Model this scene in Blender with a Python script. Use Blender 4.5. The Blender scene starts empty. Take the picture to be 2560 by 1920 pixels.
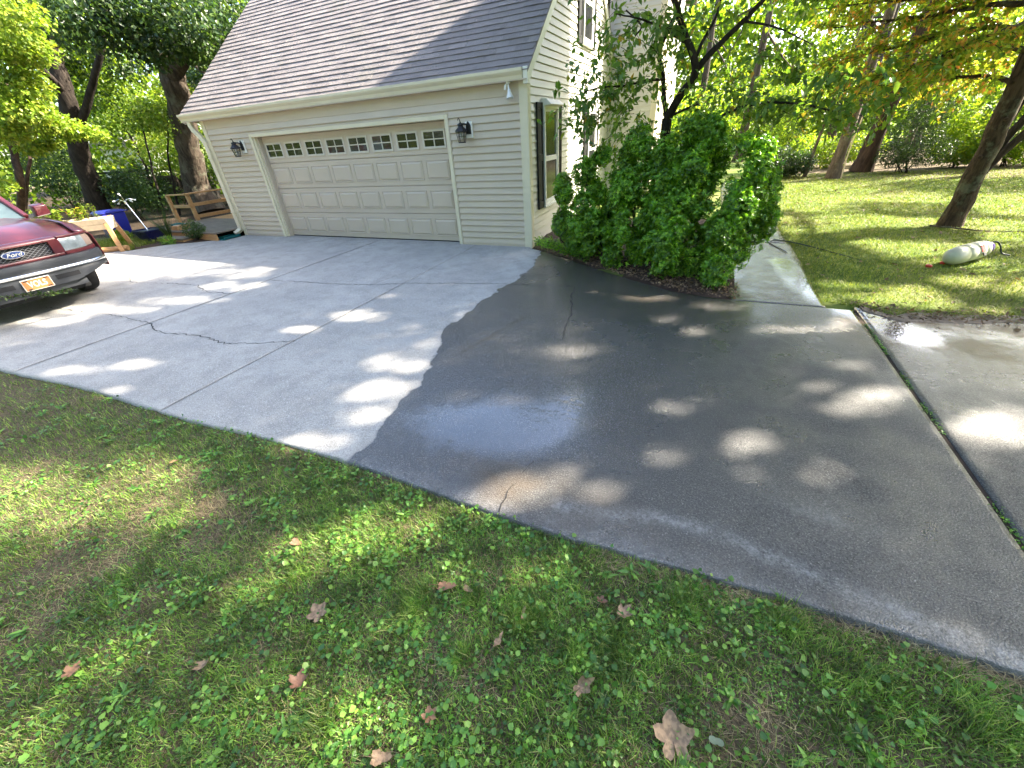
import bpy, bmesh, math, random
import numpy as np
from mathutils import Vector, Matrix, noise as mnoise

random.seed(7)
rng = np.random.default_rng(11)
scene = bpy.context.scene
COL = scene.collection
rad = math.radians

# ------------------------------------------------------------------ camera
CAM = np.array([2.822, -7.084, 1.815])
RC = np.array([[0.91419491, 0.16828254, -0.36868503],
               [0.40056343, -0.51349908, 0.75885943],
               [-0.06161663, -0.84142717, -0.53684607]])      # columns: right, down, forward
FPX = 980.65                                                     # focal length in pixels of a 2560 wide frame
cam_d = bpy.data.cameras.new('camera')
cam = bpy.data.objects.new('camera', cam_d)
COL.objects.link(cam)
cam_d.sensor_width = 36.0
cam_d.sensor_fit = 'HORIZONTAL'
cam_d.lens = 36.0 * FPX / 2560.0
cam_d.clip_start = 0.05
cam_d.clip_end = 600.0
_m = Matrix(((RC[0, 0], -RC[0, 1], -RC[0, 2], CAM[0]),
             (RC[1, 0], -RC[1, 1], -RC[1, 2], CAM[1]),
             (RC[2, 0], -RC[2, 1], -RC[2, 2], CAM[2]),
             (0, 0, 0, 1)))
cam.matrix_world = _m
scene.camera = cam

# ------------------------------------------------------------------ sky and sun
SUN = np.array([1.29, 1.0, 1.28])
SUN = SUN / np.linalg.norm(SUN)
world = bpy.data.worlds.new('World')
scene.world = world
world.use_nodes = True
wn = world.node_tree.nodes
wl = world.node_tree.links
wn.clear()
w_out = wn.new('ShaderNodeOutputWorld')
w_bg = wn.new('ShaderNodeBackground')
w_sky = wn.new('ShaderNodeTexSky')
w_sky.sky_type = 'NISHITA'
w_sky.sun_disc = False
w_sky.sun_elevation = math.asin(SUN[2])
w_sky.sun_rotation = math.atan2(SUN[0], SUN[1])
w_sky.altitude = 250.0
w_sky.air_density = 1.0
w_sky.dust_density = 3.0
w_sky.ozone_density = 0.6
w_bg.inputs['Strength'].default_value = 0.13
wl.new(w_sky.outputs[0], w_bg.inputs[0])
wl.new(w_bg.outputs[0], w_out.inputs[0])

sun_d = bpy.data.lights.new('sun', 'SUN')
sun_d.energy = 5.0
sun_d.angle = rad(0.9)
sun_d.color = (1.0, 0.91, 0.76)
sun = bpy.data.objects.new('sun', sun_d)
COL.objects.link(sun)
sun.rotation_euler = Vector(-SUN).to_track_quat('-Z', 'Y').to_euler()
sun.location = (20, 20, 25)

scene.view_settings.view_transform = 'Standard'
scene.view_settings.look = 'None'
scene.view_settings.gamma = 1.0
scene.view_settings.use_curve_mapping = False
scene.view_settings.exposure = 2.75
scene.cycles.max_bounces = 8
scene.cycles.transparent_max_bounces = 6
scene.cycles.diffuse_bounces = 3
scene.cycles.glossy_bounces = 3
scene.cycles.transmission_bounces = 6
scene.cycles.caustics_reflective = False
scene.cycles.caustics_refractive = False
scene.cycles.sample_clamp_indirect = 6.0
scene.cycles.use_denoising = True
scene.cycles.use_adaptive_sampling = True
scene.cycles.adaptive_threshold = 0.02

DS = 2560.0 / 2212.0        # the notes on places were taken on a 2212 pixel wide view


def ray(px, py):
    return RC @ np.array([(px - 1280.0) / FPX, (py - 960.0) / FPX, 1.0])


def at(px, py, Y):
    """3D place seen at (px, py) of the 2212 wide view, standing at depth Y"""
    r = ray(px * DS, py * DS)
    return CAM + r * ((Y - CAM[1]) / r[1])


def ats(px, py, Y):
    return at(px / DS, py / DS, Y)


def gnd(px, py, z=0.0):
    r = ray(px * DS, py * DS)
    return CAM + r * ((z - CAM[2]) / r[2])


# ------------------------------------------------------------------ materials
MATS = {}
BASE = {}


def nodes_of(name):
    m = bpy.data.materials.new(name)
    m.use_nodes = True
    nt = m.node_tree
    nt.nodes.clear()
    out = nt.nodes.new('ShaderNodeOutputMaterial')
    MATS[name] = m
    return m, nt, out


class NT:
    """small helper to write node trees in one line each"""
    def __init__(self, nt):
        self.nt = nt

    def n(self, typ, **kw):
        nd = self.nt.nodes.new(typ)
        for k, v in kw.items():
            if k == 'ins':
                for kk, vv in v.items():
                    s = nd.inputs[kk]
                    if isinstance(vv, bpy.types.NodeSocket):
                        self.nt.links.new(vv, s)
                    else:
                        s.default_value = vv
            else:
                setattr(nd, k, v)
        return nd

    def link(self, a, b):
        self.nt.links.new(a, b)

    def math(self, op, a, b=None, clamp=False):
        nd = self.nt.nodes.new('ShaderNodeMath')
        nd.operation = op
        nd.use_clamp = clamp
        for i, v in enumerate((a, b)):
            if v is None:
                continue
            if isinstance(v, bpy.types.NodeSocket):
                self.nt.links.new(v, nd.inputs[i])
            else:
                nd.inputs[i].default_value = v
        return nd.outputs[0]

    def mix(self, fac, a, b, blend='MIX'):
        nd = self.nt.nodes.new('ShaderNodeMix')
        nd.data_type = 'RGBA'
        nd.blend_type = blend
        nd.clamp_factor = True
        for s, v in ((nd.inputs[0], fac), (nd.inputs[6], a), (nd.inputs[7], b)):
            if isinstance(v, bpy.types.NodeSocket):
                self.nt.links.new(v, s)
            else:
                s.default_value = v if not isinstance(v, tuple) or len(v) == 4 else (*v, 1.0)
        return nd.outputs[2]

    def ramp(self, fac, stops, interp='LINEAR'):
        nd = self.nt.nodes.new('ShaderNodeValToRGB')
        nd.color_ramp.interpolation = interp
        el = nd.color_ramp.elements
        while len(el) < len(stops):
            el.new(0.5)
        for e, (p, c) in zip(el, stops):
            e.position = p
            e.color = (c, c, c, 1) if isinstance(c, (int, float)) else (*c, 1)
        if fac is not None:
            self.nt.links.new(fac, nd.inputs[0])
        return nd.outputs[0]

    def sstep(self, v, lo, hi):
        nd = self.nt.nodes.new('ShaderNodeMapRange')
        nd.interpolation_type = 'SMOOTHSTEP'
        self.nt.links.new(v, nd.inputs[0])
        nd.inputs[1].default_value = lo
        nd.inputs[2].default_value = hi
        return nd.outputs[0]

    def noise(self, scale, detail=3.0, rough=0.55, vec=None, out=0, dist=0.0):
        nd = self.nt.nodes.new('ShaderNodeTexNoise')
        nd.inputs['Scale'].default_value = scale
        nd.inputs['Detail'].default_value = detail
        nd.inputs['Roughness'].default_value = rough
        nd.inputs['Distortion'].default_value = dist
        if vec is not None:
            self.nt.links.new(vec, nd.inputs['Vector'])
        return nd.outputs[out]

    def pos(self, scale=(1, 1, 1)):
        g = self.nt.nodes.new('ShaderNodeTexCoord')
        mp = self.nt.nodes.new('ShaderNodeMapping')
        mp.inputs['Scale'].default_value = scale
        self.nt.links.new(g.outputs['Object'], mp.inputs['Vector'])
        return mp.outputs[0]

    def bump(self, height, strength=0.3, dist=0.01, normal=None):
        nd = self.nt.nodes.new('ShaderNodeBump')
        nd.inputs['Strength'].default_value = strength
        nd.inputs['Distance'].default_value = dist
        self.nt.links.new(height, nd.inputs['Height'])
        if normal is not None:
            self.nt.links.new(normal, nd.inputs['Normal'])
        return nd.outputs[0]

    def attr(self, name):
        nd = self.nt.nodes.new('ShaderNodeAttribute')
        nd.attribute_name = name
        return nd


def mat(name, col, rough=0.5, var=0.12, scale=3.0, metal=0.0, bump=0.0, bscale=60.0, stretch=(1, 1, 1),
        col2=None, spec=0.5, coat=0.0, trans=0.0, alpha=1.0, dirt=None, dscale=1.3, emit=None, estr=0.0, ior=1.45):
    """plain painted / plastic / wood material with grain, uneven colour and fine relief"""
    m, nt, out = nodes_of(name)
    t = NT(nt)
    p = t.n('ShaderNodeBsdfPrincipled')
    v = t.pos(stretch)
    nz = t.noise(scale, 5.0, 0.6, v)
    c2 = col2 if col2 else tuple(max(0, c * (1 - 2 * var)) for c in col)
    f = t.ramp(nz, [(0.32, 0.0), (0.68, 1.0)])
    c = t.mix(f, (*c2, 1), (*col, 1))
    if dirt:
        dn = t.noise(dscale, 6.0, 0.7, t.pos())
        c = t.mix(t.math('MULTIPLY', t.sstep(dn, 0.5, 0.75), dirt[1]), c, (*dirt[0], 1))
    t.link(c, p.inputs['Base Color'])
    rn = t.noise(scale * 4, 3, 0.6, v)
    t.link(t.math('ADD', t.math('MULTIPLY', rn, 0.16), rough - 0.08, clamp=True), p.inputs['Roughness'])
    p.inputs['Metallic'].default_value = metal
    p.inputs['Specular IOR Level'].default_value = spec
    p.inputs['Coat Weight'].default_value = coat
    p.inputs['Coat Roughness'].default_value = 0.06
    p.inputs['Transmission Weight'].default_value = trans
    p.inputs['IOR'].default_value = ior
    p.inputs['Alpha'].default_value = alpha
    if emit:
        p.inputs['Emission Color'].default_value = (*emit, 1)
        p.inputs['Emission Strength'].default_value = estr
    if bump > 0:
        b = t.noise(bscale, 4, 0.6, v)
        t.link(t.bump(b, bump, 0.01), p.inputs['Normal'])
    t.link(p.outputs[0], out.inputs[0])
    return m


def leaf_mat(name, stops, trans=0.42, rough=0.42, clump=1.2, tmul=(1.5, 1.55, 0.7), spec=0.45, dark=0.55):
    """leaf: every leaf its own tone, clumps of tone through the crown, light shining through"""
    m, nt, out = nodes_of(name)
    t = NT(nt)
    g = t.n('ShaderNodeNewGeometry')
    c = t.ramp(g.outputs['Random Per Island'], stops)
    nz = t.noise(clump, 2.0, 0.5, t.pos())
    c = t.mix(t.sstep(nz, 0.38, 0.62), t.mix(1.0, c, (dark, dark, dark, 1), 'MULTIPLY'), c)
    p = t.n('ShaderNodeBsdfPrincipled')
    t.link(c, p.inputs['Base Color'])
    p.inputs['Roughness'].default_value = rough
    p.inputs['Specular IOR Level'].default_value = spec
    tr = t.n('ShaderNodeBsdfTranslucent')
    t.link(t.mix(1.0, c, (*tmul, 1), 'MULTIPLY'), tr.inputs[0])
    mx = t.n('ShaderNodeMixShader')
    mx.inputs[0].default_value = trans
    t.link(p.outputs[0], mx.inputs[1])
    t.link(tr.outputs[0], mx.inputs[2])
    t.link(mx.outputs[0], out.inputs[0])
    return m


def bark_mat(name, c1, c2, scale=9.0, lichen=0.0):
    m, nt, out = nodes_of(name)
    t = NT(nt)
    v = t.pos((1, 1, 0.22))
    n1 = t.noise(scale, 6, 0.65, v, dist=0.6)
    n2 = t.noise(scale * 5, 4, 0.6, v)
    c = t.mix(t.ramp(n1, [(0.35, 0.0), (0.62, 1.0)]), (*c1, 1), (*c2, 1))
    c = t.mix(t.math('MULTIPLY', n2, 0.45), c, (c1[0] * .5, c1[1] * .5, c1[2] * .5, 1))
    if lichen:
        ln = t.noise(3.0, 5, 0.7, t.pos())
        c = t.mix(t.math('MULTIPLY', t.sstep(ln, 0.52, 0.66), lichen), c, (0.26, 0.29, 0.2, 1))
    p = t.n('ShaderNodeBsdfPrincipled')
    t.link(c, p.inputs['Base Color'])
    p.inputs['Roughness'].default_value = 0.9
    p.inputs['Specular IOR Level'].default_value = 0.2
    h = t.math('ADD', n1, t.math('MULTIPLY', n2, 0.4))
    t.link(t.bump(h, 1.0, 0.05), p.inputs['Normal'])
    t.link(p.outputs[0], out.inputs[0])
    return m


# ------------------------------------------------------------------ mesh helpers
def npmesh(name, V, F, mats=None, midx=None, smooth=False):
    """V (n,3); F list of (k,3|4) int arrays or one array"""
    me = bpy.data.meshes.new(name)
    V = np.asarray(V, dtype=np.float32)
    if not isinstance(F, list):
        F = [F]
    me.vertices.add(len(V))
    me.vertices.foreach_set('co', V.ravel())
    tot = sum(len(f) for f in F)
    li = np.concatenate([np.asarray(f, dtype=np.int32).ravel() for f in F])
    cnt = np.concatenate([np.full(len(f), np.asarray(f).shape[1], dtype=np.int32) for f in F])
    st = np.zeros(tot, dtype=np.int32)
    st[1:] = np.cumsum(cnt)[:-1]
    me.loops.add(len(li))
    me.loops.foreach_set('vertex_index', li)
    me.polygons.add(tot)
    me.polygons.foreach_set('loop_start', st)
    if mats:
        for m in (mats if isinstance(mats, (list, tuple)) else [mats]):
            me.materials.append(MATS[m] if isinstance(m, str) else m)
    if midx is not None:
        me.polygons.foreach_set('material_index', np.asarray(midx, dtype=np.int32))
    if smooth:
        me.polygons.foreach_set('use_smooth', np.ones(tot, dtype=bool))
    me.update(calc_edges=True)
    return me


def link(name, me, parent=None, loc=None):
    o = bpy.data.objects.new(name, me)
    COL.objects.link(o)
    if parent is not None:
        o.parent = parent
        o.matrix_parent_inverse = Matrix.Translation(-Vector(BASE.get(parent.name, (0, 0, 0))))
    if loc is not None:
        o.location = loc
    return o


def tag(o, label=None, cat=None, group=None, kind=None):
    if label:
        o['label'] = label
    if cat:
        o['category'] = cat
    if group:
        o['group'] = group
    if kind:
        o['kind'] = kind
    return o


def thing(name, label, cat, base=(0, 0, 0), group=None):
    o = bpy.data.objects.new(name, None)
    COL.objects.link(o)
    o.location = base
    BASE[o.name] = tuple(float(b) for b in base)
    return tag(o, label, cat, group)


class MB:
    """collects shapes that make ONE part"""
    def __init__(self):
        self.v = []
        self.f = []

    def add(self, vs, fs):
        b = len(self.v)
        self.v += [tuple(float(c) for c in p) for p in vs]
        self.f += [tuple(i + b for i in q) for q in fs]
        return self

    def box(self, x0, x1, y0, y1, z0, z1):
        vs = [(x0, y0, z0), (x1, y0, z0), (x1, y1, z0), (x0, y1, z0), (x0, y0, z1), (x1, y0, z1), (x1, y1, z1), (x0, y1, z1)]
        return self.add(vs, [(0, 3, 2, 1), (4, 5, 6, 7), (0, 1, 5, 4), (1, 2, 6, 5), (2, 3, 7, 6), (3, 0, 4, 7)])

    def hexa(self, a, b):
        """a, b: two quads (4 points each) joined to a solid"""
        return self.add(list(a) + list(b), [(3, 2, 1, 0), (4, 5, 6, 7), (0, 1, 5, 4), (1, 2, 6, 5), (2, 3, 7, 6), (3, 0, 4, 7)])

    def bar(self, p, q, w, h, up=(0, 0, 1)):
        """straight bar of w x h from p to q"""
        p = Vector(p)
        q = Vector(q)
        d = (q - p).normalized()
        u = Vector(up)
        s = d.cross(u)
        if s.length < 1e-5:
            s = d.cross(Vector((1, 0, 0)))
        s.normalize()
        u = s.cross(d).normalized()
        s *= w / 2
        u *= h / 2
        return self.hexa([p - s - u, p + s - u, p + s + u, p - s + u], [q - s - u, q + s - u, q + s + u, q - s + u])

    def tube(self, pts, r, n=8, cap=True):
        pts = [Vector(p) for p in pts]
        rs = r if isinstance(r, (list, tuple, np.ndarray)) else [r] * len(pts)
        rings = []
        prev = None
        for i, p in enumerate(pts):
            d = (pts[min(i + 1, len(pts) - 1)] - pts[max(i - 1, 0)])
            if d.length < 1e-9:
                d = Vector((0, 0, 1))
            d.normalize()
            if prev is None:
                a = d.cross(Vector((0.13, 0.31, 0.94)))
                if a.length < 1e-3:
                    a = d.cross(Vector((1, 0, 0)))
            else:
                a = prev - d * prev.dot(d)
            a.normalize()
            prev = a
            b = d.cross(a)
            rings.append([p + (a * math.cos(2 * math.pi * k / n) + b * math.sin(2 * math.pi * k / n)) * rs[i] for k in range(n)])
        vs = [q for rg in rings for q in rg]
        fs = []
        for i in range(len(pts) - 1):
            for k in range(n):
                k2 = (k + 1) % n
                fs.append((i * n + k, i * n + k2, (i + 1) * n + k2, (i + 1) * n + k))
        if cap:
            fs.append(tuple(reversed(range(n))))
            fs.append(tuple((len(pts) - 1) * n + k for k in range(n)))
        return self.add(vs, fs)

    def lathe(self, prof, c=(0, 0, 0), n=16, axis='z'):
        """prof: list of (r, h)"""
        vs = []
        for r, h in prof:
            for k in range(n):
                a = 2 * math.pi * k / n
                x, y = r * math.cos(a), r * math.sin(a)
                if axis == 'z':
                    q = (x, y, h)
                elif axis == 'y':
                    q = (x, h, y)
                else:
                    q = (h, x, y)
                vs.append((q[0] + c[0], q[1] + c[1], q[2] + c[2]))
        fs = []
        for i in range(len(prof) - 1):
            for k in range(n):
                k2 = (k + 1) % n
                fs.append((i * n + k, i * n + k2, (i + 1) * n + k2, (i + 1) * n + k))
        fs.append(tuple(reversed(range(n))))
        fs.append(tuple((len(prof) - 1) * n + k for k in range(n)))
        return self.add(vs, fs)

    def prism(self, poly, ax, h0, h1):
        """poly of 2D points, pushed along axis ax between h0 and h1"""
        def mk(p, h):
            return {'x': (h, p[0], p[1]), 'y': (p[0], h, p[1]), 'z': (p[0], p[1], h)}[ax]
        n = len(poly)
        vs = [mk(p, h0) for p in poly] + [mk(p, h1) for p in poly]
        fs = [tuple(range(n)), tuple(reversed(range(n, 2 * n)))]
        for i in range(n):
            j = (i + 1) % n
            fs.append((j, i, n + i, n + j))
        return self.add(vs, fs)

    def mesh(self, name, m, bevel=0.0, smooth=False, seg=1):
        me = bpy.data.meshes.new(name)
        me.from_pydata(self.v, [], self.f)
        bm = bmesh.new()
        bm.from_mesh(me)
        bmesh.ops.recalc_face_normals(bm, faces=bm.faces)
        if bevel > 0:
            bmesh.ops.bevel(bm, geom=list(bm.edges), offset=bevel, segments=seg, affect='EDGES', clamp_overlap=True, profile=0.6)
        if smooth:
            for f in bm.faces:
                f.smooth = True
        bm.to_mesh(me)
        bm.free()
        me.materials.append(MATS[m] if isinstance(m, str) else m)
        if smooth:
            try:
                me.set_sharp_from_angle(angle=rad(50))
            except Exception:
                pass
        return me

    def build(self, name, m, parent=None, bevel=0.0, smooth=False, seg=1, loc=None):
        return link(name, self.mesh(name, m, bevel, smooth, seg), parent, loc)


def unit(a):
    return a / np.maximum(np.linalg.norm(a, axis=-1, keepdims=True), 1e-9)


def leaf_arrays(C, D, N, L, W, detail=1, fold=0.18, curl=0.12):
    """C base, D axis, N face normal (n,3); L, W (n,). returns V, tris. Every leaf is an island."""
    n = len(C)
    D = unit(D)
    N = unit(N - D * np.sum(N * D, 1, keepdims=True))
    S = np.cross(D, N)
    L = np.broadcast_to(np.asarray(L, float), (n,))[:, None]
    W = np.broadcast_to(np.asarray(W, float), (n,))[:, None]
    tip = C + D * L - N * curl * L
    if detail == 0:
        V = np.stack([C - S * W * .5, C + S * W * .5, tip], 1)
        T = np.array([[0, 1, 2]])
    elif detail == 1:
        a = C + D * L * .42 + S * W * .5 + N * fold * W
        b = C + D * L * .42 - S * W * .5 + N * fold * W
        V = np.stack([C, a, tip, b], 1)
        T = np.array([[0, 1, 2], [0, 2, 3]])
    else:
        a = C + D * L * .3 + S * W * .48 + N * fold * W
        a2 = C + D * L * .68 + S * W * .34 + N * fold * W * .6 - N * curl * L * .4
        b = C + D * L * .3 - S * W * .48 + N * fold * W
        b2 = C + D * L * .68 - S * W * .34 + N * fold * W * .6 - N * curl * L * .4
        m = C + D * L * .5 - N * curl * L * .15
        V = np.stack([C, a, a2, tip, b2, b, m], 1)
        T = np.array([[0, 1, 6], [1, 2, 6], [2, 3, 6], [3, 4, 6], [4, 5, 6], [5, 0, 6]])
    k = V.shape[1]
    F = (T[None] + (np.arange(n) * k)[:, None, None]).reshape(-1, 3)
    return V.reshape(-1, 3), F


def leaf_obj(name, C, D, N, L, W, m, parent=None, detail=1, fold=0.18, curl=0.12):
    V, F = leaf_arrays(C, D, N, L, W, detail, fold, curl)
    return link(name, npmesh(name, V, F, m), parent)


def rnd_dirs(n, up=0.0):
    d = rng.normal(size=(n, 3))
    d[:, 2] += up
    return unit(d)


_LAT = rng.random((64, 64))


def vnoise(x, y):
    """smooth 2D value noise 0..1 (numpy)"""
    x = np.asarray(x, float)
    y = np.asarray(y, float)
    xi = np.floor(x).astype(int)
    yi = np.floor(y).astype(int)
    fx = x - xi
    fy = y - yi
    fx = fx * fx * (3 - 2 * fx)
    fy = fy * fy * (3 - 2 * fy)
    g = lambda i, j: _LAT[i % 64, j % 64]
    return (g(xi, yi) * (1 - fx) + g(xi + 1, yi) * fx) * (1 - fy) + (g(xi, yi + 1) * (1 - fx) + g(xi + 1, yi + 1) * fx) * fy


def fbm(x, y, o=3):
    s = 0.0
    a = 0.5
    t = 0.0
    for k in range(o):
        s = s + a * vnoise(x * 2 ** k + 17.3 * k, y * 2 ** k + 9.1 * k)
        t += a
        a *= .5
    return s / t


# ------------------------------------------------------------------ material library
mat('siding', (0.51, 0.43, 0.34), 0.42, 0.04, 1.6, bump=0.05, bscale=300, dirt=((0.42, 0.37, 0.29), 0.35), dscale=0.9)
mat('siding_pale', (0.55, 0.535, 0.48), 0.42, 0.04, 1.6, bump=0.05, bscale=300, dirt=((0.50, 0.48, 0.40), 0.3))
mat('trim', (0.66, 0.60, 0.45), 0.4, 0.05, 2.0, dirt=((0.5, 0.45, 0.3), 0.3))
mat('trim_white', (0.78, 0.77, 0.72), 0.38, 0.04, 2.0, dirt=((0.55, 0.53, 0.45), 0.3))
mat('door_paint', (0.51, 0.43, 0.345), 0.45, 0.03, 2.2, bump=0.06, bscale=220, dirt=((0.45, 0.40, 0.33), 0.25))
mat('door_trim', (0.58, 0.53, 0.45), 0.42, 0.03, 3)
mat('rubber', (0.02, 0.02, 0.02), 0.8, 0.2, 20)
mat('black_metal', (0.012, 0.012, 0.014), 0.45, 0.2, 20, bump=0.1, bscale=200)
mat('shutter_paint', (0.014, 0.015, 0.014), 0.6, 0.15, 8, spec=0.2)
mat('frame_white', (0.72, 0.72, 0.70), 0.4, 0.04, 3)
mat('wood_new', (0.50, 0.28, 0.12), 0.6, 0.14, 3.5, stretch=(1, 6, 6), bump=0.15, bscale=40)
mat('wood_pale', (0.72, 0.58, 0.38), 0.6, 0.12, 3.5, stretch=(3, 3, 3), bump=0.15, bscale=40)
mat('wood_grey', (0.20, 0.16, 0.12), 0.75, 0.2, 3.5, stretch=(1, 8, 8), bump=0.3, bscale=40)
mat('wood_dark', (0.035, 0.028, 0.022), 0.8, 0.2, 3.0, stretch=(1, 6, 6), bump=0.3, bscale=30)
mat('plastic_blue', (0.012, 0.018, 0.22), 0.35, 0.1, 4)
mat('plastic_navy', (0.008, 0.01, 0.07), 0.3, 0.1, 4)
mat('plastic_teal', (0.0, 0.10, 0.11), 0.4, 0.15, 8)
mat('chrome', (0.8, 0.81, 0.83), 0.12, 0.02, 3, metal=1.0)
mat('steel', (0.55, 0.55, 0.56), 0.3, 0.1, 8, metal=1.0)
mat('foliage_soil', (0.055, 0.035, 0.022), 0.95, 0.35, 9, bump=0.8, bscale=50)
bark_mat('bark_oak', (0.035, 0.026, 0.019), (0.13, 0.10, 0.074), 9, 0.25)
bark_mat('bark_dark', (0.016, 0.012, 0.010), (0.055, 0.043, 0.034), 12)
bark_mat('bark_brown', (0.032, 0.021, 0.015), (0.125, 0.083, 0.056), 16, 0.35)
bark_mat('bark_pale', (0.06, 0.046, 0.035), (0.21, 0.16, 0.12), 12, 0.3)
bark_mat('bark_red', (0.035, 0.022, 0.016), (0.11, 0.07, 0.05), 9)
leaf_mat('leaf_bush', [(0.0, (0.06, 0.17, 0.016)), (0.45, (0.14, 0.32, 0.025)), (0.8, (0.27, 0.50, 0.04)), (1.0, (0.42, 0.62, 0.06))],
         0.42, 0.28, 4.0, dark=0.6)
leaf_mat('leaf_dogwood', [(0.0, (0.07, 0.15, 0.04)), (0.6, (0.11, 0.22, 0.045)), (0.95, (0.19, 0.29, 0.045)), (1.0, (0.34, 0.22, 0.06))],
         0.5, 0.4, 1.5, tmul=(1.7, 1.6, 0.55), dark=0.8)
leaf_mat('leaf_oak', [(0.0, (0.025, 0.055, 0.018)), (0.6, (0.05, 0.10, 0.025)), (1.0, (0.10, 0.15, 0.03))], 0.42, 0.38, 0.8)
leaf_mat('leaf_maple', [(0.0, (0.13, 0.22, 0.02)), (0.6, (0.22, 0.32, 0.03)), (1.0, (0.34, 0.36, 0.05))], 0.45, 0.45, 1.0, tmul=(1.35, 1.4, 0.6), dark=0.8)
leaf_mat('leaf_autumn', [(0.0, (0.10, 0.19, 0.025)), (0.5, (0.22, 0.29, 0.035)), (0.76, (0.33, 0.36, 0.05)), (0.88, (0.48, 0.29, 0.08)),
                         (1.0, (0.52, 0.19, 0.08))], 0.6, 0.45, 1.3, tmul=(1.9, 1.75, 0.7), dark=0.85)
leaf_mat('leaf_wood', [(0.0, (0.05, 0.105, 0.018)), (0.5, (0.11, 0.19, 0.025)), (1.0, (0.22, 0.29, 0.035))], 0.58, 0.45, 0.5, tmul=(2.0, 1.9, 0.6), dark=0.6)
leaf_mat('leaf_yellow', [(0.0, (0.10, 0.19, 0.02)), (0.6, (0.19, 0.30, 0.03)), (1.0, (0.33, 0.38, 0.05))], 0.6, 0.45, 0.7, tmul=(1.75, 1.7, 0.6), dark=0.65)
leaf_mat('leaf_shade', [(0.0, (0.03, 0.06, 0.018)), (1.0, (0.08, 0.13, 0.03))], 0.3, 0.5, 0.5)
leaf_mat('blade', [(0.0, (0.06, 0.14, 0.02)), (0.5, (0.16, 0.30, 0.04)), (0.85, (0.31, 0.45, 0.07)), (1.0, (0.55, 0.52, 0.22))], 0.42, 0.5, 7.0, tmul=(1.3, 1.4, 0.7), dark=0.5)
leaf_mat('blade_lawn', [(0.0, (0.085, 0.14, 0.016)), (0.5, (0.20, 0.265, 0.026)), (0.85, (0.31, 0.345, 0.045)), (1.0, (0.46, 0.40, 0.14))], 0.35, 0.6, 0.6, tmul=(1.3, 1.4, 0.7), dark=0.8)
leaf_mat('straw', [(0.0, (0.18, 0.135, 0.07)), (0.6, (0.38, 0.30, 0.15)), (1.0, (0.62, 0.52, 0.28))], 0.3, 0.7, 3.0, tmul=(1.1, 1.0, 0.8), dark=0.75)
leaf_mat('weed_leaf', [(0.0, (0.05, 0.15, 0.022)), (0.6, (0.13, 0.30, 0.04)), (1.0, (0.30, 0.50, 0.08))], 0.3, 0.38, 7.0, tmul=(1.3, 1.4, 0.6), dark=0.55)
leaf_mat('litter', [(0.0, (0.10, 0.06, 0.035)), (0.5, (0.24, 0.14, 0.08)), (1.0, (0.40, 0.27, 0.16))], 0.15, 0.7, 3.0)


def shingle_material():
    m, nt, out = nodes_of('shingle')
    t = NT(nt)
    g = t.n('ShaderNodeObjectInfo')
    gi = t.n('ShaderNodeNewGeometry')
    geo = t.n('ShaderNodeNewGeometry')
    r1 = t.math('FRACT', t.math('ADD', g.outputs['Random'], gi.outputs['Random Per Island']))
    c = t.ramp(r1, [(0.0, (0.185, 0.16, 0.155)), (0.5, (0.225, 0.195, 0.188)), (1.0, (0.27, 0.235, 0.222))])
    pos = geo.outputs['Position']
    sp = t.noise(420, 2, 0.6, pos)
    c = t.mix(t.sstep(sp, 0.50, 0.66), c, (0.38, 0.33, 0.31, 1))
    c = t.mix(t.sstep(t.noise(350, 2, 0.6, pos), 0.55, 0.7), c, (0.05, 0.045, 0.05, 1))
    ln = t.noise(1.1, 6, 0.7, pos)
    c = t.mix(t.math('MULTIPLY', t.sstep(ln, 0.5, 0.75), 0.4), c, (0.20, 0.19, 0.15, 1))
    p = t.n('ShaderNodeBsdfPrincipled')
    t.link(c, p.inputs['Base Color'])
    p.inputs['Roughness'].default_value = 0.85
    p.inputs['Specular IOR Level'].default_value = 0.35
    h = t.math('ADD', t.noise(300, 3, 0.7, pos), t.math('MULTIPLY', t.noise(40, 2, 0.5, pos), 0.4))
    t.link(t.bump(h, 1.0, 0.012), p.inputs['Normal'])
    t.link(p.outputs[0], out.inputs[0])


shingle_material()


def glass_material(name, tint=(0.02, 0.022, 0.02), rough=0.04, spec=0.9):
    """window pane over a dark room: mirror-like glass"""
    m, nt, out = nodes_of(name)
    t = NT(nt)
    p = t.n('ShaderNodeBsdfPrincipled')
    p.inputs['Base Color'].default_value = (*tint, 1)
    p.inputs['Roughness'].default_value = rough
    p.inputs['Specular IOR Level'].default_value = spec
    p.inputs['IOR'].default_value = 1.6
    nz = t.noise(2.5, 2, 0.5, t.pos())
    t.link(t.bump(nz, 0.06, 0.02), p.inputs['Normal'])
    t.link(p.outputs[0], out.inputs[0])


glass_material('glass', (0.012, 0.013, 0.012), 0.05, 0.42)
glass_material('glass_car', (0.10, 0.14, 0.13))
glass_material('glass_screen', (0.010, 0.011, 0.012), 0.12, 0.28)


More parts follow.
